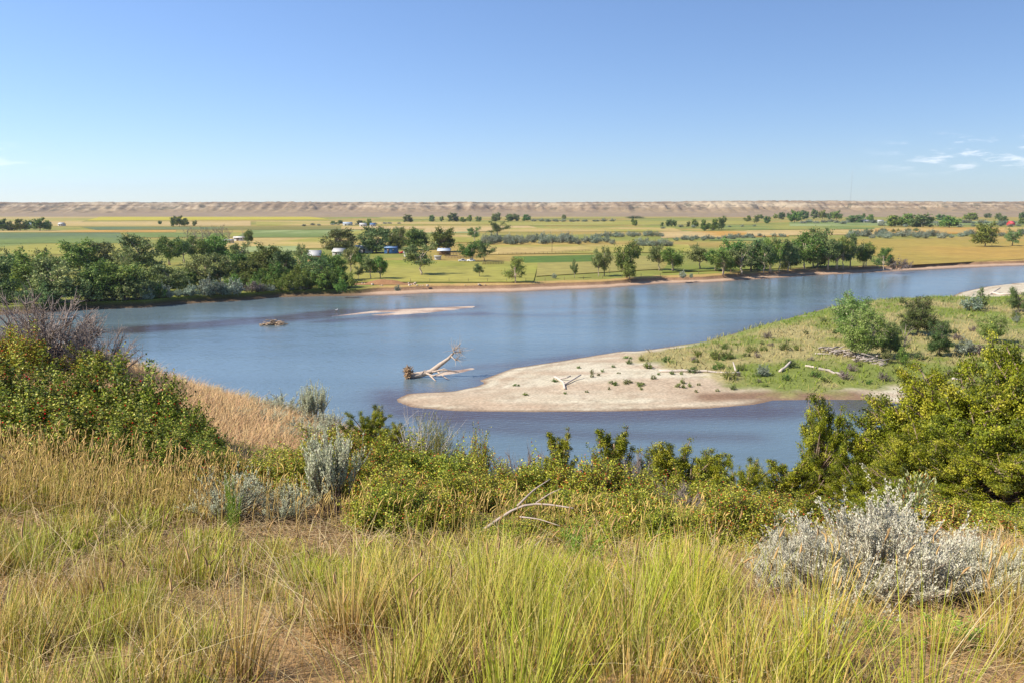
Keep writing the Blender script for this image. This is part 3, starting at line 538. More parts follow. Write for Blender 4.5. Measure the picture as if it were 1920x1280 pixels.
for px, b, h, w in FT:
    p = on_plain(px, b); m = pxm(p); o = link('distant_tree', RNG.choice(FAR), None, tuple(p)); o.rotation_euler.z = RNG.uniform(0, 6.28); o.scale = (w*m/8.6, w*m/8.6, h*m/9.4)
    side = 'left beside the white-roofed ranch' if px < 120 else 'near the yellow field' if px < 400 else 'along the far farm road' if px < 1100 else 'in the tree line below the bluffs'
    tag(o, {0: 'dark far-off tree in the belt round the white-roofed ranch', 1: 'dark far-off tree beside the bright yellow field', 2: 'dark far-off tree along the farm road across the valley', 3: 'dark far-off tree in the shelter belt under the tan bluffs'}[0 if px < 120 else 1 if px < 400 else 2 if px < 1100 else 3], 'tree', ['ranch belt trees', 'yellow field trees', 'farm road trees', 'bluff foot trees'][0 if px < 120 else 1 if px < 400 else 2 if px < 1100 else 3])
# silvery thickets and bank shrubs
def row(x0, y0, x1, y1, n, h, w, kind, label, group, jy=1.5, name='shrub', cat='shrub'):
    for i in range(n):
        f = (i+RNG.uniform(.1, .9))/n; px = x0+(x1-x0)*f; py = y0+(y1-y0)*f+RNG.uniform(-jy, jy); p = on_plain(px, py)
        if p[1] < bank(p[0])+5: p[1] = bank(p[0])+5
        m = pxm(p); k = RNG.uniform(.7, 1.25); put_bush(name, kind, p, h*m*k, w*m*k*RNG.uniform(.9, 1.2), label, group, cat)
TH = ('silver-green bush in the long thicket across the hay meadow', 'silvery thicket bushes')
row(905, 457, 1150, 456, 26, 14, 20, 'silver', *TH, jy=2.5); row(905, 451, 1070, 451, 14, 12, 18, 'silver', *TH)
TH2 = ('silver-green bush in the second thicket nearer the bluffs', 'far silvery thicket bushes')
row(1115, 444, 1245, 443, 16, 9, 14, 'silver', *TH2); row(1000, 416, 1150, 416, 14, 5, 13, 'silver', *TH2, jy=.6)
TH3 = ('silvery bush in the ditch line behind the riverside grove', 'ditch line bushes')
row(1195, 461, 1262, 461, 9, 12, 18, 'silver', *TH3); row(1265, 452, 1420, 446, 16, 8, 14, 'silver', *TH3); row(1365, 446, 1480, 444, 9, 7, 12, 'silver', *TH3)
TH4 = ('grey-green bush in the brushy strip across the orange field', 'brushy strip bushes')
row(1585, 444, 1770, 445, 24, 11, 17, 'silver', *TH4, jy=3); row(1770, 444, 1925, 440, 14, 9, 15, 'silver', *TH4, jy=3); row(1590, 437, 1720, 434, 10, 6, 12, 'olive', *TH4)
TH5 = ('low far-off grey bush along the foot of the bluffs', 'bluff foot bushes')
row(1500, 418, 1920, 421, 34, 6, 16, 'silver', *TH5, jy=2); row(560, 424, 760, 420, 12, 3.5, 10, 'silver', *TH5, jy=1); row(1240, 428, 1420, 424, 8, 5, 10, 'silver', *TH5); row(1640, 424, 1920, 426, 16, 7, 16, 'silver', *TH5, jy=1.5)
BS = ('silver-grey shrub on the far bank below the riverside wood', 'silver bank shrubs')
row(232, 572, 275, 568, 4, 26, 30, 'silver', *BS); row(300, 560, 350, 560, 4, 18, 26, 'silver', *BS); row(352, 562, 430, 556, 6, 26, 34, 'silver', *BS); row(420, 552, 480, 550, 4, 20, 28, 'grey', *BS); row(450, 554, 560, 550, 4, 16, 24, 'silver', *BS)
BG = ('bright green willow bush on the far bank below the riverside wood', 'green bank willows')
row(255, 570, 290, 566, 2, 26, 26, 'green', *BG); row(425, 545, 660, 543, 16, 28, 40, 'green', *BG, jy=6); row(480, 536, 650, 538, 10, 30, 40, 'green', *BG, jy=5); row(0, 575, 230, 580, 10, 36, 56, 'olive', 'dark shrub at the shaded foot of the riverside wood', 'shaded bank shrubs', jy=4); row(230, 545, 470, 535, 6, 20, 32, 'green', 'green shrub under the trees of the riverside wood', 'wood understorey shrubs', jy=7)
for px, b, h, w, k, lab in [(640, 548, 26, 30, 'green', 'round green bush at the end of the willows beside the dry bank'), (746, 546, 13, 15, 'silver', 'small silver bush on the eroded bank by the rubble'), (1039, 522, 10, 12, 'silver', 'small silver bush alone on the dry meadow'), (1280, 522, 14, 18, 'silver', 'silver bush at the cut bank beside its smaller twin'), (1296, 521, 9, 10, 'silver', 'smaller silver bush beside a larger one at the cut bank'), (1679, 506, 24, 44, 'grey', 'grey leafless thicket slumped at the end of the grove'), (1700, 504, 18, 26, 'grey', 'low grey brush beyond the end of the grove'),
     (1190, 410, 4, 40, 'olive', 'dark patch of brush on the bluff apron')]:
    p = on_plain(px, b); m = pxm(p); put_bush('shrub', k, p, h*m, w*m, lab)

# ------------------------------------------------------------------ farm buildings, mast, fences, vehicles
def gable(name, px, py, wpx, dep, hwall, hroof, wallc, roofc, label, rz=0., doors=1, wins=2, open_front=False):
    p = on_plain(px, py); m = pxm(p); w = wpx*m; e = link(name, None, None, tuple(p)); e.rotation_euler.z = rz; tag(e, label, 'building')
    b = MB()
    if open_front:
        b.box((0, dep/2-.1, hwall/2), (w, .2, hwall), col=wallc)
        link('back_wall', b.mesh('wall', [M_paint]), e)
        for sx in (-1, -.33, .33, 1):
            q = MB(); q.box((sx*(w/2-.15), -dep/2+.15, hwall/2), (.22, .22, hwall), col=lin(110, 92, 76)); link('post', q.mesh('post', [M_wood]), e)
    else:
        x, y, z, g = w/2, dep/2, hwall, hwall+hroof
        b.add([(-x, -y, 0), (x, -y, 0), (x, y, 0), (-x, y, 0), (-x, -y, z), (x, -y, z), (x, y, z), (-x, y, z), (-x, 0, g), (x, 0, g)], [(0, 1, 5, 4), (2, 3, 7, 6), (1, 2, 6, 5), (3, 0, 4, 7)], [(5, 6, 9), (7, 4, 8)], wallc)
        link('wall', b.mesh('wall', [M_paint]), e)
    b = MB(); o = .4; t = .12; x, y = w/2+o, dep/2+o; z0 = hwall-o*hroof/(dep/2); g = hwall+hroof
    for s in (-1, 1):
        v = [(-x, s*y, z0+.02), (x, s*y, z0+.02), (x, 0, g+.02), (-x, 0, g+.02)]; v += [(a, b_, c+t) for a, b_, c in v]
        b.add(v, [(0, 1, 2, 3), (4, 7, 6, 5), (0, 4, 5, 1), (1, 5, 6, 2), (3, 2, 6, 7), (0, 3, 7, 4)], c=roofc)
    link('roof', b.mesh('roof', [M_metal]), e)
    if not open_front:
        for i in range(wins):
            q = MB(); q.box((w*((i+.5)/wins-.5)*.8+.6, -dep/2-.03, hwall*.58), (min(1.2, w*.12), .08, hwall*.32), col=lin(60, 66, 74)); link('window', q.mesh('window', [M_metal]), e)
        for i in range(doors):
            q = MB(); q.box((-w*.18+i*w*.3, -dep/2-.03, hwall*.4), (min(2.4, w*.16), .1, hwall*.8), col=lin(120, 100, 86)); link('door', q.mesh('door', [M_paint]), e)
    return e
WHITE, BLUE, TANW = lin(190, 188, 182), lin(84, 112, 150), lin(188, 160, 126)
gable('barn', 590, 491, 24, 9, 3.6, 2.6, lin(186, 140, 104), WHITE, 'tan walled barn with white metal roof beside the riverside wood', .15)
gable('farm_house', 637, 480, 20, 8, 2.8, 1.8, WHITE, WHITE, 'small white farmhouse with white roof under the big shade trees', -.1)
gable('machine_shed', 668, 474, 18, 9, 3.2, 1.5, BLUE, BLUE, 'blue roofed shed next to the long white roofed one', .05)
gable('machine_shed', 688, 474, 22, 9, 3.2, 1.5, WHITE, WHITE, 'long white roofed shed between blue shed and shade trees', .05)
gable('workshop', 734, 475, 22, 8, 3.6, .9, lin(70, 110, 160), lin(120, 150, 190), 'blue walled workshop with flat pale roof', -.05)
gable('storage_trailer', 765, 481, 15, 3, 2.4, .3, WHITE, WHITE, 'white box trailer parked east of the blue workshop', .1, doors=1, wins=0)
gable('livestock_shelter', 833, 479, 22, 8, 3., 1.3, lin(120, 96, 76), lin(190, 198, 208), 'open fronted livestock shelter with grey roof at the corrals', 0, open_front=True)
gable('stock_trailer', 821, 487, 12, 2.6, 1.9, .2, WHITE, WHITE, 'low white stock trailer parked below the open shelter', .1, 0, 0)
gable('trailer_house', 451, 452, 22, 6, 3, .8, WHITE, lin(226, 220, 210), 'long white trailer house beside the half-dead windbreak', .05, 1, 4)
gable('long_shed', 427, 456, 20, 5, 2.4, .6, lin(200, 186, 160), lin(206, 206, 200), 'low pale shed left of the trailer house', 0, 1, 2)
for px, py, w, wc_, rc, lab in [(60, 424, 9, WHITE, lin(150, 170, 190), 'far ranch shed with blue-grey roof behind dark trees'), (90, 422, 8, WHITE, WHITE, 'white ranch house behind the belt of dark trees'), (116, 424, 9, WHITE, WHITE, 'white house standing alone right of the ranch trees'), (652, 423, 16, lin(200, 200, 196), lin(170, 180, 190), 'grey roofed far farmhouse west of the round trees'), (681, 425, 12, WHITE, WHITE, 'white far shed in front of the round trees'), (699, 425, 9, WHITE, BLUE, 'far shed with blue roof east of the round trees'), (1622, 418, 12, WHITE, lin(214, 206, 198), 'pale far house among the trees under the bluffs'), (1650, 418, 10, WHITE, WHITE, 'white far house under the bluffs beside the silvery brush')]:
    gable('far_house', px, py, w, 9, 3, 2.2, wc_, rc, lab, 0, 1, 2)
gable('red_barn', 1895, 424, 9, 9, 4, 3.5, lin(200, 70, 66), lin(214, 90, 92), 'small red barn far off near the foot of the bluffs', .2, 1, 0)
# mast on the bluff
p = Pd(1594.5, 377, 3250); p[2] = 50; e = link('radio_mast', None, None, tuple(p)); tag(e, 'tall thin radio mast standing on top of the bluffs', 'mast')
b = MB()
for a in range(3): b.tube([(1.1*math.cos(a*2.1), 1.1*math.sin(a*2.1), 0), (1.1*math.cos(a*2.1), 1.1*math.sin(a*2.1), 122)], .12, 4, lin(170, 172, 178))
for k in range(40): b.box((0, 0, 1.5+k*3), (1.9, 1.9, .12), rz=k*.5, col=lin(170, 172, 178))
link('lattice_tower', b.mesh('mast', [M_metal]), e)
b = MB(); b.tube([(0, 0, 121), (0, 0, 128)], .25, 4, lin(210, 210, 214)); link('antenna', b.mesh('antenna', [M_metal]), e)
# corral fences and pasture fence posts, utility pole
def fence(pxs, n, rails, label, h=1.5, thick=.16):
    e = link('corral_fence', None, None, tuple(on_plain(*pxs[0]))); o0 = on_plain(*pxs[0]); tag(e, label, 'fence')
    for (a, b_) in zip(pxs[:-1], pxs[1:]):
        A_, B_ = on_plain(*a)-o0, on_plain(*b_)-o0
        for i in range(n):
            q = MB(); c = A_+(B_-A_)*i/n; q.box((0, 0, h/2), (thick, thick, h), col=lin(118, 96, 78)); link('post', q.mesh('post', [M_wood]), e, tuple(c))
        for k in range(rails):
            q = MB(); z = h*(.3+.62*k/max(rails-1, 1)); q.tube([A_+(0, 0, z), B_+(0, 0, z)], thick*.42, 4, lin(132, 108, 86)); link('rail', q.mesh('rail', [M_wood]), e)
fence([(836, 484), (875, 485), (905, 480)], 7, 4, 'brown plank corral fence right of the open shelter'); fence([(838, 478), (880, 478)], 7, 4, 'brown plank corral fence behind the open shelter'); fence([(905, 497), (945, 496)], 8, 4, 'plank corral fence in front of the ragged trees'); fence([(935, 478), (1035, 476), (1110, 471)], 12, 2, 'long rail fence along the hay meadow', 1.3)
for i in range(16):
    px = 770+i*36; py = np.interp(px, [770, 1000, 1320], [529, 528, 514]); q = MB(); q.box((0, 0, .7), (.14, .14, 1.4), col=lin(110, 94, 80)); tag(link('fence_post', q.mesh('post', [M_wood]), None, tuple(on_plain(px, py))), 'thin wooden fence post along the top of the cut bank', 'post', 'bank fence posts')
e = link('utility_pole', None, None, tuple(on_plain(1035, 473))); tag(e, 'wooden utility pole standing in the hay meadow by the rail fence', 'pole')
q = MB(); q.tube([(0, 0, 0), (0, 0, 9)], (.16, .1), 6, lin(96, 80, 66)); link('pole', q.mesh('pole', [M_wood]), e); q = MB(); q.box((0, 0, 8.4), (2.2, .12, .14), col=lin(96, 80, 66)); link('crossarm', q.mesh('arm', [M_wood]), e)
def car(px, py, colr, label, rz=0.):
    e = link('parked_car', None, None, tuple(on_plain(px, py))); e.rotation_euler.z = rz; tag(e, label, 'car')
    q = MB(); x = [-2.2, -2.1, -.9, -.4, .9, 1.5, 2.2, 2.25]; z = [.95, 1.05, 1.1, 1.62, 1.65, 1.1, .95, .5]
    v = [(a, s*.85*(.82 if zz_ > 1.3 else 1), zz_) for s in (-1, 1) for a, zz_ in zip(x, z)] + [(a, s*.85, .4) for s in (-1, 1) for a in x]
    nn = 8; q.add(v, [(i, i+1, nn+i+1, nn+i) for i in range(7)] + [(16+i, 16+i+1, i+1, i) for i in range(7)] + [(8+i, 8+i+1, 24+i+1, 24+i) for i in range(7)] + [(0, 8, 24, 16), (15, 7, 23, 31)], c=colr)
    link('body', q.mesh('body', [M_metal]), e)
    for s in (-1, 1):
        q = MB(); q.add([(-.75, s*.8, 1.12), (-.38, s*.74, 1.55), (.85, s*.74, 1.57), (1.3, s*.8, 1.12)], [(0, 1, 2, 3)], c=lin(40, 46, 54)); q.v[-1][:, 1] += s*.04; link('window', q.mesh('window', [M_metal]), e)
        for xx in (-1.35, 1.35): q = MB(); q.tube([(xx, s*.72, .36), (xx, s*.92, .36)], .36, 10, lin(30, 30, 32)); link('wheel', q.mesh('wheel', [M_metal]), e)
car(867, 491, WHITE, 'white car parked on the lawn left of its twin by the corral', .1); car(883, 491, lin(220, 222, 226), 'pale silver car parked right of the white one by the corral', -.1); car(755, 476, lin(190, 60, 50), 'red vehicle parked beside the blue workshop', .4); car(631, 522, WHITE, 'white pickup half hidden under the bank trees', .2)
# rubble on the eroded bank
for i in range(26):
    px = RNG.choice([RNG.uniform(676, 720), RNG.uniform(765, 785), RNG.uniform(770, 930)]); py = RNG.uniform(531, 536) if px < 725 or px < 790 and RNG.random() < .5 else RNG.uniform(536, 541)
    r_ = np.random.default_rng(i); v = r_.normal(0, 1, (8, 3)); v = np.array([(a, b_, c) for a in (-1, 1) for b_ in (-1, 1) for c in (-1, 1)])*r_.uniform(.3, .8, (8, 3))*r_.uniform(.25, .75)
    q = MB(); q.add(v, [(0, 1, 3, 2), (4, 6, 7, 5), (0, 4, 5, 1), (2, 3, 7, 6), (0, 2, 6, 4), (1, 5, 7, 3)], c=lin(190, 174, 154)); p = P(px, py, PL+.1); p[1] = max(p[1], bank(p[0])+9); p[2] = PL+.15
    tag(link('rubble_block', q.mesh('rock', [M_sand]), None, tuple(p)), 'pale concrete rubble block dumped on the eroded bank', 'rock', 'bank rubble')
q = MB(); xs_ = np.linspace(-12, 12, 25); X, Y = np.meshgrid(xs_, np.linspace(-4, 4, 9)); Z = 1.7*np.exp(-(X/7)**4-(Y/2.2)**2)*(.7+.5*fbm(X*.4, Y*.4, 91))-.15
q.add(np.stack((X, Y, Z), -1).reshape(-1, 3), grid_q(25, 9), c=lin(150, 112, 78)); tag(link('dirt_mound', q.mesh('mound', [M_sand]), None, tuple(on_plain(722, 532))), 'long brown dirt mound on the bank below the farm', 'mound')

# ------------------------------------------------------------------ island plants, driftwood, bird
for px, b, t, w, k, lab in [(1598, 640, 548, 78, 'fine', 'tall bright green cottonwood behind its paler twin on the sandbar island'), (1618, 672, 578, 70, 'fine', 'pale green multi-stemmed cottonwood above the driftwood pile'), (1716, 628, 553, 66, 'fine2', 'dark rounded cottonwood behind the bare sapling'), (1672, 668, 598, 36, 'fine2', 'narrow dark young cottonwood left of the bare sapling'), (1757, 667, 598, 42, 'fine2', 'dark oval cottonwood right of the bare sapling'), (1858, 642, 586, 46, 'fine', 'round bushy tree standing apart on the island grass'), (1912, 585, 538, 44, 'fine2', 'green tree at the head of the island by the far sandbar')]:
    p = isl_pt(px, b); m = pxm(p); put_tree('young_cottonwood', k, p, (b-t)*m*1.03, w*m*1.12, lab)
p = isl_pt(1694, 664); m = pxm(p); put_tree('bare_sapling', 'snag', p, 66*m, 34*m, 'bare pale dead sapling between the dark young cottonwoods')
for px, b, h, w, k, lab in [(1808, 664, 30, 52, 'silver', 'silver shrub right of the dark oval cottonwood'), (1822, 583, 28, 40, 'silver', 'silver shrub near the head of the island'), (1838, 580, 34, 32, 'olive', 'dark green shrub behind the silver one near the head of the island'), (1690, 682, 34, 26, 'green', 'green sapling bush at the foot of the bare sapling'), (1722, 674, 14, 20, 'olive', 'low dark bush beside the sapling'), (1662, 680, 24, 24, 'olive', 'dark low bush right of the driftwood pile'), (1430, 703, 22, 34, 'silver', 'grey-green bush at the edge of the sand flat'), (1905, 605, 14, 16, 'silver', 'small silver bush near the round bushy tree'), (1830, 665, 22, 34, 'grey', 'pinkish dry bush beside the silver shrub'), (1640, 625, 30, 20, 'green', 'small leafy bush behind the pale green cottonwood')]:
    p = isl_pt(px, b); m = pxm(p); put_bush('island_shrub', k, p, h*m, w*m, lab)
R2 = random.Random(8)
WG = ('low green weed clump growing on the bare sand', 'weed clumps on the sand'); IG = ('low leafy bush scattered in the island grass', 'low island bushes')
wl = [(1215, 690, 22, 12), (1110, 707, 8, 10), (1110, 700, 8, 8), (1122, 704, 8, 5), (1130, 697, 8, 5), (1150, 720, 24, 8), (1176, 718, 22, 9), (1200, 722, 24, 8), (1225, 710, 12, 10), (1180, 682, 14, 8), (1177, 672, 18, 6), (1203, 676, 14, 9), (1160, 700, 8, 4), (1275, 726, 20, 11), (1280, 718, 12, 8), (1293, 725, 9, 8), (1300, 698, 26, 10), (1310, 722, 8, 6), (1235, 702, 9, 5), (1260, 701, 12, 6), (1278, 702, 8, 6), (1100, 735, 8, 5), (1142, 730, 6, 5), (1040, 715, 16, 5), (968, 723, 14, 5), (985, 740, 14, 4), (1060, 738, 8, 4), (1202, 730, 9, 6), (1370, 710, 34, 14), (1307, 668, 22, 15), (1250, 678, 18, 10), (1365, 672, 26, 14), (1350, 690, 22, 14), (1340, 692, 14, 12), (1305, 735, 8, 7), (1345, 733, 8, 6), (1375, 730, 14, 8), (1085, 690, 10, 4), (1150, 688, 10, 4)]
for px, py, w, h in wl:
    p = isl_pt(px, py); m = pxm(p); put_bush('weed_clump', 'weed', p, h*m*1.1, w*m*1.1, *WG)
for i in range(110):
    px = R2.uniform(1290, 1925); lo = np.interp(px, [1290, 1450, 1560, 1650, 1925], [672, 622, 596, 582, 580]); py = R2.uniform(lo, 728)
    p = isl_pt(px, py)
    if float(sdist(p[0], p[1], VEG)) < 2: continue
    m = pxm(p); w = R2.uniform(10, 28)*(py-388)/270; k = R2.choice(['weed', 'weed', 'weed', 'olive', 'grey']); put_bush('island_bush', k, p, w*m*.55, w*m, *IG)
def log(pxs, r0, r1, label, z=None, name='driftwood_log', col=lin(196, 182, 168), cat='log', extra=()):
    pts_ = [np.array(isl_pt(a, b_)) for a, b_ in pxs]; 
    for i, q_ in enumerate(pts_): q_[2] += r0*.7 + (z[i] if z else 0)
    o0 = pts_[0].copy(); b = MB(); pp = np.array(pts_)-o0; tt = np.linspace(0, 1, 8); src = np.linspace(0, 1, len(pp)); pp = np.stack([np.interp(tt, src, pp[:, k]) for k in range(3)], 1)
    pp[1:-1] += np.random.default_rng(int(o0[0]*10) % 999).normal(0, r0*.25, (6, 3)); b.tube(pp, np.linspace(r0, r1, 8), 7, col)
    for ex in extra:
        q_ = np.array([np.array(isl_pt(a, b_))+(0, 0, r0*.7+zz_) for a, b_, zz_ in ex])-o0; b.tube(q_, np.linspace(r0*.7, r1*.6, len(q_)), 6, col)
    tag(link(name, b.mesh('log', [M_wood]), None, tuple(o0)), label, cat)
log([(1040, 708), (1055, 716), (1059, 730)], .28, .2, 'bleached Y-shaped driftwood log lying on the bare sand', extra=[[(1058, 722, 0), (1075, 714, .15), (1089, 709, .5)], [(1046, 711, 0), (1060, 713, .3), (1070, 711, .5)]])
log([(1235, 697), (1310, 697), (1388, 700)], .32, .18, 'long straight bleached log at the edge of the weeds', extra=[[(1380, 699, 0), (1374, 692, 1.2)]])
log([(1510, 687), (1530, 690)], .22, .18, 'short pale log in the island grass'); log([(1535, 693), (1550, 695), (1579, 705)], .3, .22, 'thick grey log slanting through the island grass', col=lin(168, 156, 144)); log([(1858, 552), (1885, 554), (1908, 553)], .5, .3, 'driftwood log on the far sandbar at the head of the island', extra=[[(1856, 553, 0), (1875, 548, 1.2)]])
log([(1462, 698), (1478, 690), (1482, 688)], .3, .15, 'broken stump of driftwood beside the grey-green bush', z=[0, .6, 1.]); log([(1785, 712), (1810, 714)], .25, .15, 'thin pale log in the grass behind the junipers')
r_ = np.random.default_rng(12); b = MB(); o0 = isl_pt(1600, 668)
for i in range(110):
    f = r_.random(); px, py = np.interp(f, [0, .45, 1], [1556, 1590, 1658]), np.interp(f, [0, .45, 1], [660, 666, 683]); c = isl_pt(px+r_.normal(0, 7), py+r_.normal(0, 2.2))-o0; c[2] += abs(r_.normal(0, .5))+.1
    a = r_.normal(0, .45)+.3; L_ = r_.uniform(.8, 3.4); d = np.array((math.cos(a), math.sin(a)*1.2, r_.normal(0, .22)))*L_/2; b.tube([c-d, c+r_.normal(0, .1, 3), c+d], r_.uniform(.06, .2)*np.array([1, .9, .5]), 5, np.array(lin(176, 164, 154))*r_.uniform(.7, 1.15))
tag(link('driftwood_pile', b.mesh('pile', [M_wood]), None, tuple(o0)), 'tangled grey driftwood pile under the island cottonwoods', 'driftwood', kind='stuff')
# stranded tree with its root ball in the water
o0 = P(768, 708, 0); e = link('stranded_tree', None, None, tuple(o0)); tag(e, 'bleached uprooted tree stranded in the river with its round root ball', 'fallen tree'); m = pxm(o0)
def rp(px, py, z): p_ = P(px, 708, 0); t_ = p_ - o0; return np.array((t_[0], (700-py)*.0, (z))) 
WD = lin(186, 168, 150)
def rel_(px, zpx, dy=0.): return np.array(((px-768)*m, dy, zpx*m))
b = MB(); b.tube([rel_(770, 4), rel_(790, 6, .5), rel_(808, 10, 1), rel_(826, 24, 1), rel_(842, 36, .6), rel_(851, 46, .3)], np.array([.62, .56, .5, .42, .3, .22]), 8, WD); link('trunk', b.mesh('trunk', [M_wood]), e)
r_ = np.random.default_rng(3)
def limb(pts_, r0): q = MB(); q.tube(pts_, np.linspace(r0, r0*.3, len(pts_)), 5, WD); link('branch', q.mesh('branch', [M_wood]), e)
limb([rel_(851, 46, .3), rel_(858, 50, .6), rel_(866, 49, 1)], .16); limb([rel_(851, 46), rel_(855, 55, -.3), rel_(853, 60, -.6)], .14); limb([rel_(848, 42), rel_(856, 36, -.6), rel_(858, 33, -1)], .12)
limb([rel_(806, 12, 1), rel_(822, 20, 2), rel_(840, 32, 3)], .16); limb([rel_(800, 9), rel_(815, 7, -1.5), rel_(829, 14, -2), rel_(838, 17, -2)], .2); limb([rel_(812, 12), rel_(830, 12, 1.5), rel_(848, 10, 2), rel_(862, 7, 2)], .22); limb([rel_(804, 8), rel_(818, 2, -2.5), rel_(822, 0, -3)], .2); limb([rel_(815, 12), rel_(835, 20, -1), rel_(845, 18, -1.5)], .16); limb([rel_(820, 14), rel_(838, 5, -2), rel_(846, 2, -2.5)], .16); limb([rel_(790, 7), rel_(796, 14, .4), rel_(798, 16, .6)], .1); limb([rel_(825, 14), rel_(846, 14, .5), rel_(858, 9, .8)], .13)
q = MB(); tw = []
for i in range(60):
    b0 = rel_(*[(852, 52), (864, 49), (857, 34), (856, 56)][i % 4], .3); d = r_.normal(0, 1, 3)+np.array((.4, 0, .5)); tw.append((b0, b0+d*.5+r_.normal(0, .1, 3), b0+d*r_.uniform(.7, 1.3)))
q.tubes(np.array(tw), np.tile(np.array([.05, .035, .015]), (60, 1)), 3, WD); link('twigs', q.mesh('twigs', [M_wood]), e)['kind'] = 'stuff'
q = MB(); tw = []
for i in range(230):
    th = r_.uniform(0, 6.28); rr = math.sqrt(r_.random()); a = rel_(767, 8)+np.array((r_.normal(-.15, .3), math.cos(th)*rr*1.2, math.sin(th)*rr*1.15)); a[2] = max(a[2], .05); d = unit(a-rel_(769, 8)+r_.normal(0, .5, 3)); tw.append((a-d*.5, a+r_.normal(0, .12, 3), a+d*.42+r_.normal(0, .18, 3)))
q.tubes(np.array(tw), np.tile(np.array([.14, .1, .05]), (230, 1))*r_.uniform(.5, 1.2, (230, 1)), 4, np.array(lin(176, 146, 112))*r_.uniform(.6, 1.15, (230, 1))); link('root_ball', q.mesh('root', [M_wood]), e)['kind'] = 'stuff'
# debris raft
o0 = P(511, 609, 0); m = pxm(o0); q = MB(); r_ = np.random.default_rng(4)
for i in range(90):
    c = np.array((r_.uniform(-20, 22)*m, r_.normal(0, .9), abs(r_.normal(0, .5))+.05)); c[2] *= 1-abs(c[0])/(30*m); a = r_.normal(0, .5); L_ = r_.uniform(.8, 3); d = np.array((math.cos(a), math.sin(a), r_.normal(.12, .12)))*L_/2; q.tube([c-d, c+r_.normal(0, .12, 3), c+d], r_.uniform(.06, .2)*np.array([1, .9, .5]), 5, np.array(lin(160, 138, 116))*r_.uniform(.55, 1.2))
tag(link('driftwood_raft', q.mesh('raft', [M_wood]), None, tuple(o0)), 'low raft of brown driftwood snagged on the mid-river shoal', 'driftwood', kind='stuff')
# gull on the shoal
o0 = P(631, 584, .15); e = link('gull', None, None, tuple(o0)); tag(e, 'white gull standing on the mid-river shoal', 'bird'); e.scale = (1.5, 1.5, 1.5)
def lathe_x(q, prof, n=8, c=None, tilt=0., off=(0, 0, 0)):
    pts_ = [(x, 0, z) for x, r0, z in prof]; q.tube(np.array(pts_)+np.array(off), np.array([max(r0, .004) for x, r0, z in prof]), n, c)
q = MB(); lathe_x(q, [(-.32, .02, .26), (-.2, .07, .27), (-.05, .11, .27), (.1, .11, .3), (.17, .07, .37), (.2, .055, .43), (.24, .06, .47), (.29, .04, .475), (.31, .015, .47)], c=lin(240, 240, 240)); link('body', q.mesh('body', [M_paint], True), e)
q = MB(); q.tube([(.3, 0, .47), (.37, 0, .455)], (.018, .006), 5, lin(220, 170, 60)); link('beak', q.mesh('beak', [M_paint]), e)
for s in (-1, 1):
    q = MB(); q.tube([(.08, s*.1, .33), (-.1, s*.115, .31), (-.36, s*.05, .27)], (.04, .06, .01), 5, lin(160, 165, 172)); link('wing', q.mesh('wing', [M_paint]), e); q = MB(); q.tube([(.02, s*.04, .2), (.02, s*.04, -.02), (.08, s*.04, -.03)], .012, 4, lin(220, 160, 90)); link('leg', q.mesh('leg', [M_paint]), e)

# ------------------------------------------------------------------ island grass (stuff)
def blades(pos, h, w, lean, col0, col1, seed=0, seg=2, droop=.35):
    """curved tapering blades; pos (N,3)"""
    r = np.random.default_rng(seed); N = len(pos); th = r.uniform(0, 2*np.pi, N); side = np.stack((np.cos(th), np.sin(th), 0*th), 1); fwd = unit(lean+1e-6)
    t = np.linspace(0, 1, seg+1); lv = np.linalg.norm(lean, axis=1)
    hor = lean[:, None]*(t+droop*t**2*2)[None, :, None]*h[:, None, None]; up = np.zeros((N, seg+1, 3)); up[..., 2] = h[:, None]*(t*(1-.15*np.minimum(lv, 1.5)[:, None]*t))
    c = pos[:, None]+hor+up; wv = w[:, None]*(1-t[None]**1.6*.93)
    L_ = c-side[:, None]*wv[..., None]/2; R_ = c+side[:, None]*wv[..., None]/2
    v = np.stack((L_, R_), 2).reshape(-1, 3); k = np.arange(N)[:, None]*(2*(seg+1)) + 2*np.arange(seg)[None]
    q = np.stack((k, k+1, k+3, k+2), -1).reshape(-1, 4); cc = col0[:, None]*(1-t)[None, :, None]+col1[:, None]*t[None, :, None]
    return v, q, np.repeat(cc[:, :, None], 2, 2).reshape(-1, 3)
r = np.random.default_rng(77); N = 60000
cx = r.uniform(20, 260, N); cy = r.uniform(118, 330, N); s_ = sdist(cx, cy, VEG); n1 = fbm(cx*.06, cy*.06, 21); n2 = fbm(cx*.25, cy*.25, 22)
ok = (s_ + 9*(n2-.5)+5*(n1-.5) > 1.5) & (np.abs(cx) < cy*.75+10); cx, cy, n1, n2, s_ = cx[ok], cy[ok], n1[ok], n2[ok], s_[ok]; N = len(cx); cz = isl_h(cx, cy)[0]
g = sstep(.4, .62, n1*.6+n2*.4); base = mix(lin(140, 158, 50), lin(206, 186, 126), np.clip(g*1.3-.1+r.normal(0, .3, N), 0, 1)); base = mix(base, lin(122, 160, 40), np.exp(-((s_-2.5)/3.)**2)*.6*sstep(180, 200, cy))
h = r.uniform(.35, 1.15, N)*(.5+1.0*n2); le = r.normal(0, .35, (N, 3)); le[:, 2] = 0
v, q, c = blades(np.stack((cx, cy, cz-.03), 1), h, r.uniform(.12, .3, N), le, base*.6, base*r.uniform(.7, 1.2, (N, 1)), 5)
tag(link('island_grass', mesh('island_grass', v, q, col=c, mats=[M_grass])), 'pale and green grass covering the sandbar island', 'grass', kind='stuff')

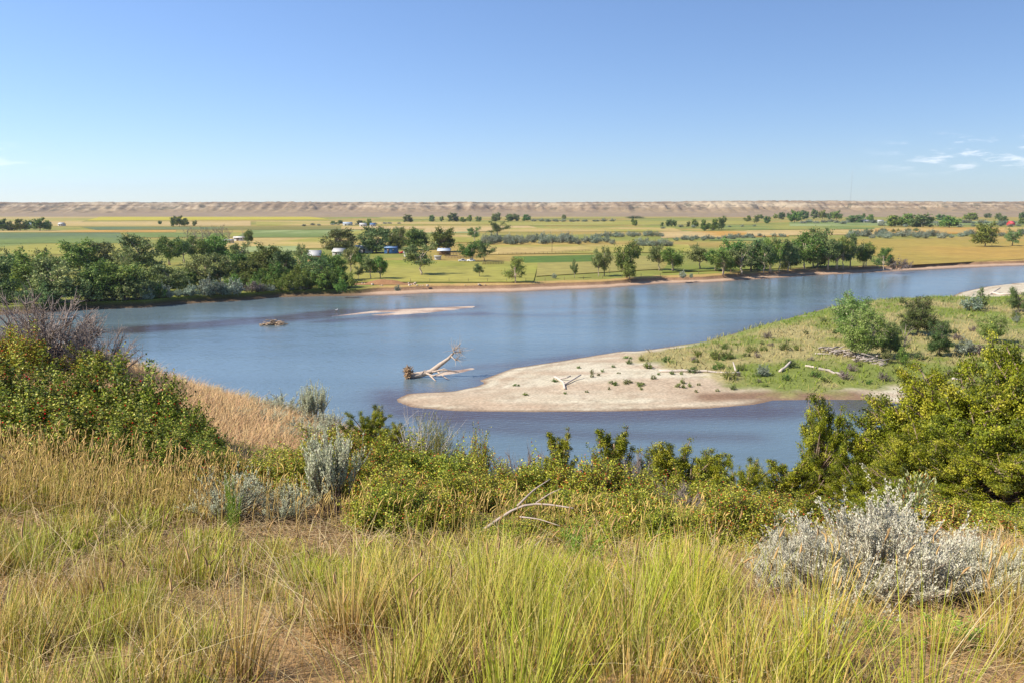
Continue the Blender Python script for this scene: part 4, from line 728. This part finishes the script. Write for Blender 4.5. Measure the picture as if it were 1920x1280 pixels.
# ------------------------------------------------------------------ foreground plants
LEAF = [(lin(182, 184, 56), 5), (lin(140, 154, 46), 5), (lin(222, 214, 100), 2.5), (lin(94, 112, 36), 4), (lin(206, 100, 56), .8)]
ROSE = [(lin(164, 174, 56), 5), (lin(114, 132, 42), 5), (lin(218, 214, 110), 3), (lin(72, 90, 32), 5), (lin(168, 96, 56), .6)]
proto('skunkbush', plant(101, 50, 13, 24, 1.0, 1.3, .036, .028, LEAF, jit=.03, base_r=.3, stem_r=.010, inner=.30, dome=.55, lobes=1), M_leaf, ('stems', 'foliage'), 1., 1.3)
proto('skunkbush2', plant(102, 44, 13, 22, 1.0, 1.3, .035, .027, LEAF[:1]+LEAF[2:]+[(lin(170, 84, 50), .8)], jit=.03, base_r=.3, stem_r=.011, inner=.34, dome=.4, lobes=1), M_leaf, ('stems', 'foliage'), 1., 1.3)
proto('rose', plant(103, 56, 12, 20, 1.0, 1.4, .040, .032, ROSE, jit=.028, base_r=.35, stem_r=.009, inner=.28, dome=.55, lobes=1), M_leaf, ('stems', 'foliage'), 1., 1.4)
SAGE = [(lin(208, 212, 178), 5), (lin(184, 190, 154), 4), (lin(234, 232, 206), 2)]; SAGEW = [(lin(222, 218, 192), 5), (lin(196, 194, 166), 4), (lin(234, 228, 206), 2)]
BK2 = lin(128, 110, 98)
proto('sage_up', plant(104, 30, 16, 46, 1.0, .9, .030, .012, SAGE, up=3.2, jit=.009, base_r=.1, stem_r=.016, inner=.36, dome=.30, spike=.35, leafn='spray', bark=BK2, start=.45), M_silver, ('stems', 'foliage'), 1., .9)
proto('sage_mound', plant(105, 130, 13, 36, 1.0, 1.9, .030, .012, SAGEW, up=1.9, jit=.011, base_r=.35, stem_r=.009, inner=.20, dome=.5, spike=1.5, leafn='spray', bark=lin(168, 150, 132), lobes=1), M_silver, ('stems', 'foliage'), 1., 1.9)
proto('sage_small', plant(106, 44, 10, 24, 1.0, 1.4, .034, .013, SAGE, up=1.8, jit=.011, base_r=.2, stem_r=.014, inner=.26, dome=.45, spike=.8, leafn='spray', bark=BK2), M_silver, ('stems', 'foliage'), 1., 1.4)
JUN = [(lin(154, 160, 36), 5), (lin(120, 130, 32), 4), (lin(188, 186, 60), 2), (lin(78, 90, 28), 3)]
JB = lin(150, 128, 108)
proto('juniper_round', tree_mb(107, 2.4, 2.8, limbs=170, twigs=9, leaves=96, l=.036, clump=.052, low=.0, stems=3, twl=.055, cols=JUN, bark=JB), M_leaf, ('stems', 'foliage'), 2.4, 2.8)
proto('juniper_round2', tree_mb(108, 2.4, 2.2, limbs=110, twigs=9, leaves=90, l=.036, clump=.052, low=.02, stems=2, twl=.07, cols=JUN, bark=JB, irregular=.6), M_leaf, ('stems', 'foliage'), 2.4, 2.2)
proto('juniper_spire', tree_mb(109, 2.4, 1.0, limbs=80, twigs=8, leaves=64, l=.034, clump=.038, low=.0, twl=.1, cols=JUN, bark=JB, irregular=.5), M_leaf, ('stems', 'foliage'), 2.4, 1.)
proto('rabbitbrush', plant(110, 60, 9, 14, 1.0, 1.1, .05, .006, [(lin(172, 174, 60), 4), (lin(140, 152, 56), 3), (lin(200, 186, 96), 2)], up=1.6, jit=.015, base_r=.12, stem_r=.007, inner=.34, dome=.4, leafn='spray'), M_leaf, ('stems', 'foliage'), 1., 1.1)
proto('silverberry', plant(111, 14, 8, 9, 1.0, 1.0, .085, .028, [(lin(196, 200, 150), 4), (lin(132, 146, 72), 4), (lin(176, 130, 70), 1)], up=.9, jit=.02, base_r=.1, stem_r=.012, inner=.26, dome=.4, leafn='spray'), M_leaf, ('stems', 'foliage'), 1., 1.)
proto('dead_bush', plant(112, 60, 46, 0, 1.0, 1.7, .02, .02, LEAF, up=.5, base_r=.25, stem_r=.017, inner=.26, dome=.6, bark=lin(158, 144, 134), lobes=1, start=.15), M_leaf, ('stems', 'foliage'), 1., 1.7)
proto('dead_stalks', plant(113, 26, 5, 0, 1.0, .9, .02, .02, LEAF, up=.6, base_r=.1, stem_r=.008, inner=.3, dome=.25, bark=lin(206, 196, 180), start=.4), M_leaf, ('stems', 'foliage'), 1., .9)
proto('forb', plant(114, 16, 7, 9, 1.0, .9, .070, .020, [(lin(150, 176, 60), 4), (lin(116, 148, 50), 4), (lin(186, 196, 90), 1)], up=1.2, jit=.02, base_r=.12, stem_r=.008, inner=.30, dome=.35, leafn='spray', bark=lin(130, 140, 70)), M_leaf, ('stems', 'foliage'), 1., .9)
r = np.random.default_rng(9); hb = MB()
for i in range(46):
    th, rr = r.uniform(0, 6.28), math.sqrt(r.random())*.66; z = (1-.55*(rr/.7)**2)*r.uniform(.72, 1.02); c = np.array((math.cos(th)*rr, math.sin(th)*rr, z))
    hb.add(c+.016*np.array([(1, 0, 0), (-1, 0, 0), (0, 1, 0), (0, -1, 0), (0, 0, 1.2), (0, 0, -1.2)]), None, [(0, 2, 4), (2, 1, 4), (1, 3, 4), (3, 0, 4), (2, 0, 5), (1, 2, 5), (3, 1, 5), (0, 3, 5)], lin(214, 40, 26))
HIPS = hb.mesh('rose_hips', [M_leaf], True)
def near(name, kind, px, d, top, wpx, label, group=None, cat='shrub', base=None, rz=None, hips=False):
    q_ = Pd(px, top, d); x, y = q_[0], d; z = float(hill(x, y)); h = max(q_[2]-z, .15); w = wpx*d/F*(1.3 if 'juniper_round' in kind else 1.05)
    e = put_tree(name, kind, (x, y, z-.03), h, w, label, group, cat, rz)
    if hips: link('rose_hips', HIPS, e)['kind'] = 'stuff'
    return e
R3 = random.Random(21)
RB = ('green wild rose bush with red hips in the thicket on the left slope', 'wild rose thicket')
for px, d, top, w in [(-60, 9.6, 690, 190), (40, 9.8, 688, 190), (120, 9.4, 712, 180), (190, 9.6, 694, 180), (260, 9.4, 706, 170), (310, 9.2, 742, 150), (350, 8.8, 782, 130), (385, 8.5, 822, 110), (60, 8.9, 742, 190), (160, 8.6, 760, 190), (250, 8.5, 778, 180), (320, 8.3, 812, 130), (-30, 8.8, 750, 180), (-150, 9.2, 700, 200), (300, 8.0, 832, 150), (355, 8.0, 836, 140), (400, 7.9, 852, 110), (230, 8.1, 815, 150)]:
    near('rose_bush', 'rose', px, d, top, w, *RB, hips=True)
SB = ('yellow-green skunkbush with a few orange leaves in the band along the slope edge', 'skunkbush band')
topf = lambda px: np.interp(px, [420, 520, 600, 680, 760, 850, 950, 1050, 1150, 1300, 1430, 1600], [862, 835, 812, 815, 830, 850, 868, 862, 872, 905, 930, 965])
for i in range(24):
    px = 430+i*45+R3.uniform(-14, 14); near('skunkbush', R3.choice(['skunkbush', 'skunkbush2']), px, R3.uniform(9.2, 10.4), topf(px)+R3.uniform(-8, 14), R3.uniform(120, 170), 'yellow-green skunkbush on the river side of the shrub band', 'skunkbush band, river side')
for i in range(19):
    px = 690+i*42+R3.uniform(-14, 14); near('skunkbush', R3.choice(['skunkbush', 'skunkbush2']), px, R3.uniform(7.5, 8.3), topf(px)+R3.uniform(30, 72), R3.uniform(120, 165), 'yellow-green skunkbush on the grass side of the shrub band', 'skunkbush band, grass side')
for i in range(7):
    px = 400+i*42+R3.uniform(-10, 10); near('skunkbush', R3.choice(['skunkbush', 'skunkbush2']), px, R3.uniform(7.8, 8.4), R3.uniform(838, 866), R3.uniform(110, 140), 'yellow-green skunkbush between the rose thicket and the tall plumed sagebrush', 'skunkbushes behind the sagebrush')
for i in range(17):
    px = 700+i*44+R3.uniform(-14, 14); near('skunkbush', R3.choice(['skunkbush', 'skunkbush2']), px, R3.uniform(6.3, 6.9), np.interp(px, [700, 1000, 1400], [915, 935, 955])+R3.uniform(-35, 45)+(65 if 850 < px < 1090 else 0), R3.uniform(120, 170), 'low yellow-green skunkbush at the front of the shrub band in the grass', 'skunkbush band, front')
for px, d, top, w, k, nm, lab in [(70, 13.2, 545, 250, 'dead_bush', 'dead_bush', 'big tangled grey leafless bush on the left ridge'), (175, 13, 610, 150, 'dead_bush', 'dead_bush', 'smaller grey leafless bush right of the big dead one'), (-60, 13.5, 590, 220, 'dead_bush', 'dead_bush', 'grey leafless bush left of the big dead one'), (20, 12.2, 620, 140, 'skunkbush2', 'skunkbush', 'orange tinged skunkbush at the foot of the dead bush'), (155, 12.6, 655, 130, 'skunkbush', 'skunkbush', 'dark leafy skunkbush below the grey dead bushes'),
     (265, 15.2, 676, 74, 'sage_small', 'sagebrush', 'round sagebrush on the ridge right of the dead bushes'), (455, 15.8, 733, 60, 'sage_small', 'sagebrush', 'small sagebrush on the ridge left of the wide one'), (535, 15.4, 735, 118, 'sage_small', 'sagebrush', 'wide pale sagebrush on the skyline above the river'), (310, 15.2, 700, 60, 'sage_small', 'sagebrush', 'sagebrush beside the round one on the ridge top'), (385, 15.5, 722, 70, 'sage_small', 'sagebrush', 'low sagebrush on the crest of the tan slope'), (485, 14.8, 750, 100, 'sage_small', 'sagebrush', 'sagebrush just below the wide pale one on the ridge'), (600, 14, 765, 90, 'sage_small', 'sagebrush', 'greyish sagebrush under the spiky one at the ridge end'), (588, 15, 727, 60, 'sage_up', 'sagebrush', 'spiky upright sagebrush at the right end of the ridge row'), (500, 13.6, 765, 100, 'sage_small', 'sagebrush', 'pale sagebrush on the tan slope below the skyline'), (560, 12.8, 782, 110, 'sage_small', 'sagebrush', 'greyish sagebrush low on the tan slope'), (430, 13.2, 770, 80, 'sage_small', 'sagebrush', 'small sagebrush amid the dry tan grass'),
     (618, 7, 822, 118, 'sage_up', 'sagebrush', 'tall blue-green upright sagebrush with bushy plumes'), (430, 6.6, 878, 160, 'sage_small', 'sagebrush', 'low silver sagebrush left of the tall plumed one'), (535, 6.7, 900, 125, 'sage_small', 'sagebrush', 'low silver sagebrush at the foot of the tall plumed one'),
     (1655, 4.25, 962, 430, 'sage_mound', 'sagebrush', 'big mounded whitish sagebrush in the grass'), (1490, 4.4, 1000, 170, 'sage_mound', 'sagebrush', 'whitish sagebrush joining the left side of the big mound'), (1835, 4.4, 1010, 190, 'sage_mound', 'sagebrush', 'whitish sagebrush joining the right side of the big mound'), (1545, 3.35, 1150, 130, 'sage_small', 'sagebrush', 'small low sagebrush in front of the big mound'), (1440, 6.6, 955, 60, 'sage_up', 'sagebrush', 'slim pale sagebrush left of the big mound'),
     (688, 13, 762, 78, 'juniper_round2', 'juniper_bush', 'small dark juniper beside the ridge sagebrush'), (735, 12.6, 790, 60, 'juniper_round2', 'juniper_bush', 'low juniper right of the small dark one'), (805, 11.5, 788, 125, 'rabbitbrush', 'rabbitbrush', 'yellow-green rabbitbrush mound at the slope edge'), (790, 11.2, 765, 130, 'dead_stalks', 'dead_weed', 'pale bare dead stalks over the rabbitbrush'), (895, 10.6, 822, 70, 'skunkbush2', 'skunkbush', 'tall dark skunkbush sprig over the water'),
     (1048, 12.6, 782, 62, 'juniper_spire', 'juniper', 'narrow spire juniper left of the other spire'), (1152, 12.2, 776, 78, 'juniper_spire', 'juniper', 'taller spire juniper with forked top above the shrubs'), (1278, 12, 824, 140, 'juniper_round2', 'juniper_bush', 'rounded bright juniper right of the spires'), (1335, 12, 845, 90, 'juniper_round2', 'juniper_bush', 'bright juniper joined to the rounded one'), (1395, 11.5, 862, 90, 'juniper_round2', 'juniper_bush', 'low bright juniper left of the tall ragged one'),
     (1552, 12.5, 748, 120, 'juniper_round2', 'juniper', 'tall ragged juniper with bare lower trunk'), (1480, 11.8, 846, 90, 'juniper_spire', 'juniper', 'thin juniper left of the tall ragged one'), (1655, 13, 764, 110, 'juniper_spire', 'juniper', 'brownish narrow juniper beside the largest one'), (1620, 11.5, 850, 110, 'juniper_round2', 'juniper_bush', 'low juniper filling the gap under the ragged one'), (1800, 12, 684, 300, 'juniper_round', 'juniper', 'largest bright green juniper, broad and dense'), (1940, 11.6, 640, 260, 'juniper_round', 'juniper', 'tall dense juniper right of the largest one'), (1730, 10.6, 800, 200, 'juniper_round', 'juniper', 'dense juniper in front of the largest one'), (1870, 9.6, 830, 220, 'juniper_round', 'juniper', 'low dense juniper behind the whitish sagebrush'), (1700, 9.4, 905, 150, 'juniper_round2', 'juniper_bush', 'low juniper between silverberry and sagebrush'), (1890, 7.4, 955, 150, 'skunkbush', 'skunkbush', 'skunkbush behind the right shoulder of the white sagebrush'), (1960, 6.8, 970, 160, 'skunkbush2', 'skunkbush', 'skunkbush at the foot of the tall dense juniper'), (1780, 7.6, 940, 150, 'skunkbush2', 'skunkbush', 'skunkbush between the silverberry and the low dense juniper'), (1530, 8.2, 930, 140, 'skunkbush', 'skunkbush', 'skunkbush under the tall ragged juniper'), (1705, 12.6, 738, 170, 'juniper_round2', 'juniper', 'juniper shoulder on the river side of the largest one'), (1860, 10.8, 742, 230, 'juniper_round', 'juniper', 'dense juniper between the largest and the tall one'), (1080, 5.5, 985, 110, 'forb', 'leafy_weed', 'leafy green weed in the grass below the dead branch'), (1790, 3.2, 1175, 150, 'forb', 'leafy_weed', 'low leafy green weed in front of the white sagebrush'), (1640, 3.2, 1190, 120, 'forb', 'leafy_weed', 'leafy green weed beside the small low sagebrush'), (1290, 3.3, 1165, 60, 'forb', 'leafy_weed', 'small upright green weed in the open grass'), (430, 5.9, 893, 46, 'forb', 'leafy_weed', 'tall thin green weed in front of the low silver sagebrush'), (810, 4.3, 1060, 60, 'forb', 'leafy_weed', 'small pale green weed in the gap between tussocks'), (2080, 10.5, 760, 240, 'juniper_round', 'juniper', 'dense juniper at the far right end of the thicket'),
     (1725, 8.9, 862, 90, 'silverberry', 'silverberry_bush', 'pale leaved silverberry bush in front of the junipers'), (1645, 8.4, 925, 80, 'silverberry', 'silverberry_bush', 'smaller pale leaved silverberry bush left of the other'), (1250, 6.6, 1000, 90, 'dead_stalks', 'dead_weed', 'greyish dry weed at the edge of the shrub band'), (985, 11, 838, 110, 'dead_bush', 'dead_bush', 'grey twiggy dead shrub above the water left of the spires'), (1195, 11.4, 850, 80, 'dead_bush', 'dead_bush', 'grey twiggy dead shrub right of the forked spire juniper'), (1270, 9.3, 905, 120, 'dead_bush', 'dead_bush', 'grey dead shrub tangled in front of the rounded juniper')]:
    near(nm, k, px, d, top, w, lab, cat={'sagebrush': 'sagebrush', 'juniper': 'juniper', 'leafy_weed': 'weed', 'dead_weed': 'weed'}.get(nm, 'shrub'))
# arching dead branch
def npt(px, py, d): return Pd(px, py, d)
e0 = npt(890, 1003, 6.4); e = link('dead_branch', None, None, tuple(e0)); tag(e, 'grey dead branch arching out of the grass', 'branch')
GB = lin(176, 160, 148)
def nb(ps, r0, name='branch'):
    q = MB(); a = np.array([npt(*p_) for p_ in ps])-e0; t = np.linspace(0, 1, 9); s_ = np.linspace(0, 1, len(a)); a = np.stack([np.interp(t, s_, a[:, k]) for k in range(3)], 1); a[1:-1] = (a[:-2]+2*a[1:-1]+a[2:])/4; q.tube(a, np.linspace(r0, r0*.35, 9), 6, GB); link(name, q.mesh('branch', [M_wood]), e)
nb([(885, 1008, 6.4), (925, 980, 6.45), (965, 950, 6.5), (1000, 942, 6.5), (1040, 946, 6.4), (1075, 952, 6.3)], .016, 'main_branch'); nb([(970, 948, 6.5), (1000, 918, 6.6), (1032, 897, 6.7)], .010); nb([(1005, 942, 6.5), (1030, 925, 6.5), (1052, 915, 6.5)], .007); nb([(975, 968, 6.2), (1010, 972, 6.1), (1050, 985, 6.)], .007); nb([(990, 1035, 5.6), (1010, 1015, 5.7), (1025, 1008, 5.8)], .007)

# ------------------------------------------------------------------ foreground grass (stuff): tussocks, sparse blades, seed heads, litter
r = np.random.default_rng(2024)
def field_pts(n, d0, d1, pw):
    d = d0+(d1-d0)*r.random(n)**pw; x = (r.random(n)-.5)*2*(d*.70+.9); return x, d
GRNG = np.array(lin(184, 198, 40)); STR = np.array(lin(246, 222, 150)); GLD = np.array(lin(236, 190, 80)); BRN = np.array(lin(150, 100, 52)); TANP = np.array(lin(240, 192, 146))
def patch(x, y):        # 1 = green, 0 = straw
    g = fbm(x*.9+3.3, y*.7, 301, 3); g2 = fbm(x*2.6, y*2.1, 305, 2); return np.clip(sstep(.36, .55, g*.7+g2*.3), 0, 1)
VV, QQ, CL, nv = [], [], [], 0
def push(v, q, c):
    global nv
    VV.append(v); QQ.append(q+nv); CL.append(c); nv += len(v)
def sprout(x, y, h, w, lean, g, seed, seg=3, dark=.55, droop=.35):
    pxx = 960+x/np.maximum(y, .1)*F; sg = np.maximum(np.exp(-((pxx-1650)/230)**4)*sstep(2.9, 3.3, y)*sstep(5.6, 5.2, y), np.exp(-((pxx-500)/170)**4)*sstep(5.2, 5.8, y)*sstep(7.6, 7., y)); h = h*(1-.62*sg)*np.where(pxx < 420, np.interp(y, [2, 3.2, 5, 6.6, 8], [1, .95, .68, .5, .32]), np.interp(y, [2, 3.2, 4.4, 5.5, 6.5, 8], [1, .95, .62, .40, .32, .25]))
    z = hill(x, y)-.01; n_ = len(x); rr = np.random.default_rng(seed); gg = np.clip(g+rr.normal(0, .30, n_), 0, 1)
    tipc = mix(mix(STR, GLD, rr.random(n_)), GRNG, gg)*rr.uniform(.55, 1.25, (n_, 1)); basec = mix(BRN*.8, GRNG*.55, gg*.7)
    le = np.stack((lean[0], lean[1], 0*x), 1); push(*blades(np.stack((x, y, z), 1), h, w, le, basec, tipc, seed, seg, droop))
# tussocks
nt_ = 1700; tx, ty = field_pts(nt_, 1.9, 9.5, .72); tg_ = patch(tx, ty); th_ = r.uniform(.22, .50, nt_)*(.75+.6*fbm(tx*.6, ty*.6, 310)); bare = fbm(tx*1.3, ty*1.1, 320, 2) < .39
keep = ~bare; tx, ty, tg_, th_ = tx[keep], ty[keep], tg_[keep], th_[keep]
ex = np.array([Pd(px, 1200, d)[:2] for px, d in [(900, 3.2), (930, 3.5), (960, 3.3), (870, 3.4), (900, 3.8), (420, 4.6), (470, 4.7), (380, 4.4), (1750, 3.1), (1880, 3.1), (1900, 3.6), (100, 4.6), (60, 5.2), (700, 3.5), (660, 3.8)]])
tx = np.r_[tx, ex[:, 0]]; ty = np.r_[ty, ex[:, 1]]; tg_ = np.r_[tg_, [.85]*8+[.35]*3+[.6]*2+[.1]*2]; th_ = np.r_[th_, [.55]*5+[.45]*3+[.5]*3+[.4]*2+[.36]*2]
tg_ = np.clip(tg_*.55+r.choice([0, .15, .6], len(tx), p=[.35, .25, .4])+r.normal(0, .08, len(tx)), 0, 1); th_ = th_*r.choice([.55, .85, 1.1, 1.3], len(tx), p=[.4, .3, .22, .08])
nb_ = np.clip((r.uniform(44, 100, len(tx))*np.clip(4.5/ty, .55, 1.3)), 18, 130).astype(int); k = np.repeat(np.arange(len(tx)), nb_); n_ = len(k)
a = r.uniform(0, 6.28, n_); rad = np.abs(r.normal(0, .085, n_)); x = tx[k]+np.cos(a)*rad; y = ty[k]+np.sin(a)*rad; ln = r.uniform(0, .22, n_)+rad*1.0
wind = (.05, .01)
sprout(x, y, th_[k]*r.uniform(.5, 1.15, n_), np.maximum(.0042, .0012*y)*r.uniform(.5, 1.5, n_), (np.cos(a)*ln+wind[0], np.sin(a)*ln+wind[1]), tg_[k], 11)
# loose blades everywhere
n_ = 22000; x, y = field_pts(n_, 1.9, 10.5, .75); a = r.uniform(0, 6.28, n_); ln = np.abs(r.normal(0, .35, n_))
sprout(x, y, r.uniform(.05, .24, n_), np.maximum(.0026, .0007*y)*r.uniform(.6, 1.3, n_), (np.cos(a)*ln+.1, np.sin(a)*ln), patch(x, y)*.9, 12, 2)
# dry tan grass on the left spur and its crest
n_ = 70000; y = r.uniform(8.5, 19, n_); x = -y*.70+(y*.70-y*.10)*r.random(n_); a = r.uniform(0, 6.28, n_); ln = np.abs(r.normal(0, .4, n_)); z = hill(x, y)-.01
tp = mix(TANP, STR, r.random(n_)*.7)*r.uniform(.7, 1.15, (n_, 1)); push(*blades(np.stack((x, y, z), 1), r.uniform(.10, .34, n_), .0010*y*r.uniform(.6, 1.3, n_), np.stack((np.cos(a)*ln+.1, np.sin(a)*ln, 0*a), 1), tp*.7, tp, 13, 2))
# tall grass in front of the rose thicket and among the shrub band
n_ = 15000; px = r.uniform(-150, 1500, n_); y = r.uniform(6.2, 8.6, n_); x = (px-960)/F*y; a = r.uniform(0, 6.28, n_); ln = np.abs(r.normal(0, .22, n_))
sprout(x, y, r.uniform(.2, .58, n_)*np.where(px < 420, 1.1, .85), .0010*y*r.uniform(.6, 1.2, n_), (np.cos(a)*ln+.1, np.sin(a)*ln), np.where(px < 400, .3, .62), 14)
me = mesh('hill_grass', np.concatenate(VV), np.concatenate(QQ), col=np.concatenate(CL), mats=[M_grass])
tag(link('hill_grass', me), 'tall green and straw coloured bunch grass covering the near hillside', 'grass', kind='stuff')
# seed heads on stalks
def heads(n_, pxr, dr, hr, colr, seed):
    rr = np.random.default_rng(seed); px = rr.uniform(*pxr, n_); y = rr.uniform(*dr, n_); x = (px-960)/F*y; z = hill(x, y); h = rr.uniform(*hr, n_); le = np.stack((rr.normal(.10, .10, n_), rr.normal(0, .10, n_), 0*x), 1)
    p0 = np.stack((x, y, z), 1); p1 = p0+le*h[:, None]*.4+np.array((0, 0, 1))*h[:, None]*.6; p2 = p0+le*h[:, None]*1.0+np.array((0, 0, 1))*h[:, None]; d = unit(p2-p1+le*.3*h[:, None]); L_ = rr.uniform(.05, .085, n_)[:, None]
    b = MB(); b.tubes(np.stack((p0, p1, p2), 1), np.tile(np.array([.0016, .0014, .0012]), (n_, 1))*np.maximum(1, y/4)[:, None], 3, np.array(lin(190, 160, 84)))
    sag = rr.normal(0, .25, (n_, 3))*L_; hp = np.stack((p2, p2+d*L_*.25, p2+d*L_*.6+sag*.3, p2+d*L_+sag), 1); cc = np.array(colr)*rr.uniform(.7, 1.2, (n_, 1))
    b.tubes(hp, np.tile(np.array([.002, .0055, .0048, .001]), (n_, 1))*np.maximum(1, y/6)[:, None]*rr.uniform(.7, 1.1, (n_, 1)), 5, cc); return b
for n_, pxr, dr, hr, cl_, sd_, lab in [(700, (-100, 430), (6.2, 8.), (.22, .40), lin(222, 188, 112), 1, 'golden grass seed heads in front of the rose thicket'), (420, (430, 1400), (6.0, 7.4), (.2, .38), lin(222, 192, 112), 2, 'golden grass seed heads along the shrub band'), (150, (-50, 1980), (2.9, 5.2), (.2, .42), lin(204, 166, 110), 3, 'brown foxtail seed heads in the nearest grass'), (46, (1250, 1950), (3.0, 5.), (.22, .42), lin(220, 184, 120), 4, 'tan seed heads round the big white sagebrush')]:
    tag(link('seed_heads', heads(n_, pxr, dr, hr, cl_, sd_).mesh('seed_heads', [M_grass])), lab, 'grass', kind='stuff')
# flattened straw litter
n_ = 24000; x, y = field_pts(n_, 1.9, 8.5, .7); z = hill(x, y)+r.uniform(.0, .07, n_); a = r.uniform(0, 6.28, n_); L_ = r.uniform(.06, .28, n_); d = np.stack((np.cos(a), np.sin(a), r.normal(0, .22, n_)), 1)*L_[:, None]/2
c0 = np.stack((x, y, z), 1); w_ = np.maximum(.0022, .0006*y)*r.uniform(.6, 1.3, n_); b = MB(); cc = mix(lin(214, 188, 140), lin(150, 118, 86), r.random(n_)); sag = r.normal(0, .12, (n_, 3))*L_[:, None]
b.tubes(np.stack((c0-d, c0+sag, c0+d), 1), np.tile(np.array([.6, .6, .3]), (n_, 1))*w_[:, None], 3, cc)
tag(link('straw_litter', b.mesh('litter', [M_grass])), 'dry flattened straw lying on the ground between the tussocks', 'straw', kind='stuff')

# long arched dead stems standing out of the grass
n_ = 2600; x, y = field_pts(n_, 2.2, 8.0, .8); a = r.uniform(0, 6.28, n_); ln = r.uniform(.3, 1.3, n_); pxx = 960+x/y*F; h = r.uniform(.15, .42, n_)*np.interp(y, [2, 3.2, 5, 7], [1.05, 1., .75, .5])
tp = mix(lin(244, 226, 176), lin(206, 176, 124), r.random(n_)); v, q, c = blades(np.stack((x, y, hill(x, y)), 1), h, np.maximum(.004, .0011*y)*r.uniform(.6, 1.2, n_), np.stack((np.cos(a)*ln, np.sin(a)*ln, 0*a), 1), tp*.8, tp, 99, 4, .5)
tag(link('dead_grass_stems', mesh('dead_stems', v, q, col=c, mats=[M_grass])), 'pale arched dead grass stems standing out of the tussocks', 'grass', kind='stuff')
# ------------------------------------------------------------------ valley air
hz = MB(); hz.box((0, 3000, 92), (9600, 6300, 190)); me = hz.mesh('haze', [])
m = bpy.data.materials.new('haze_air'); m.use_nodes = True; nn_ = m.node_tree.nodes; nn_.clear(); vo = nn_.new('ShaderNodeVolumePrincipled'); mo = nn_.new('ShaderNodeOutputMaterial')
vo.inputs['Color'].default_value = (.72, .85, 1, 1); vo.inputs['Density'].default_value = .000045; vo.inputs['Anisotropy'].default_value = .2; m.node_tree.links.new(vo.outputs[0], mo.inputs['Volume']); me.materials.append(m)
tag(link('haze', me), kind='stuff')
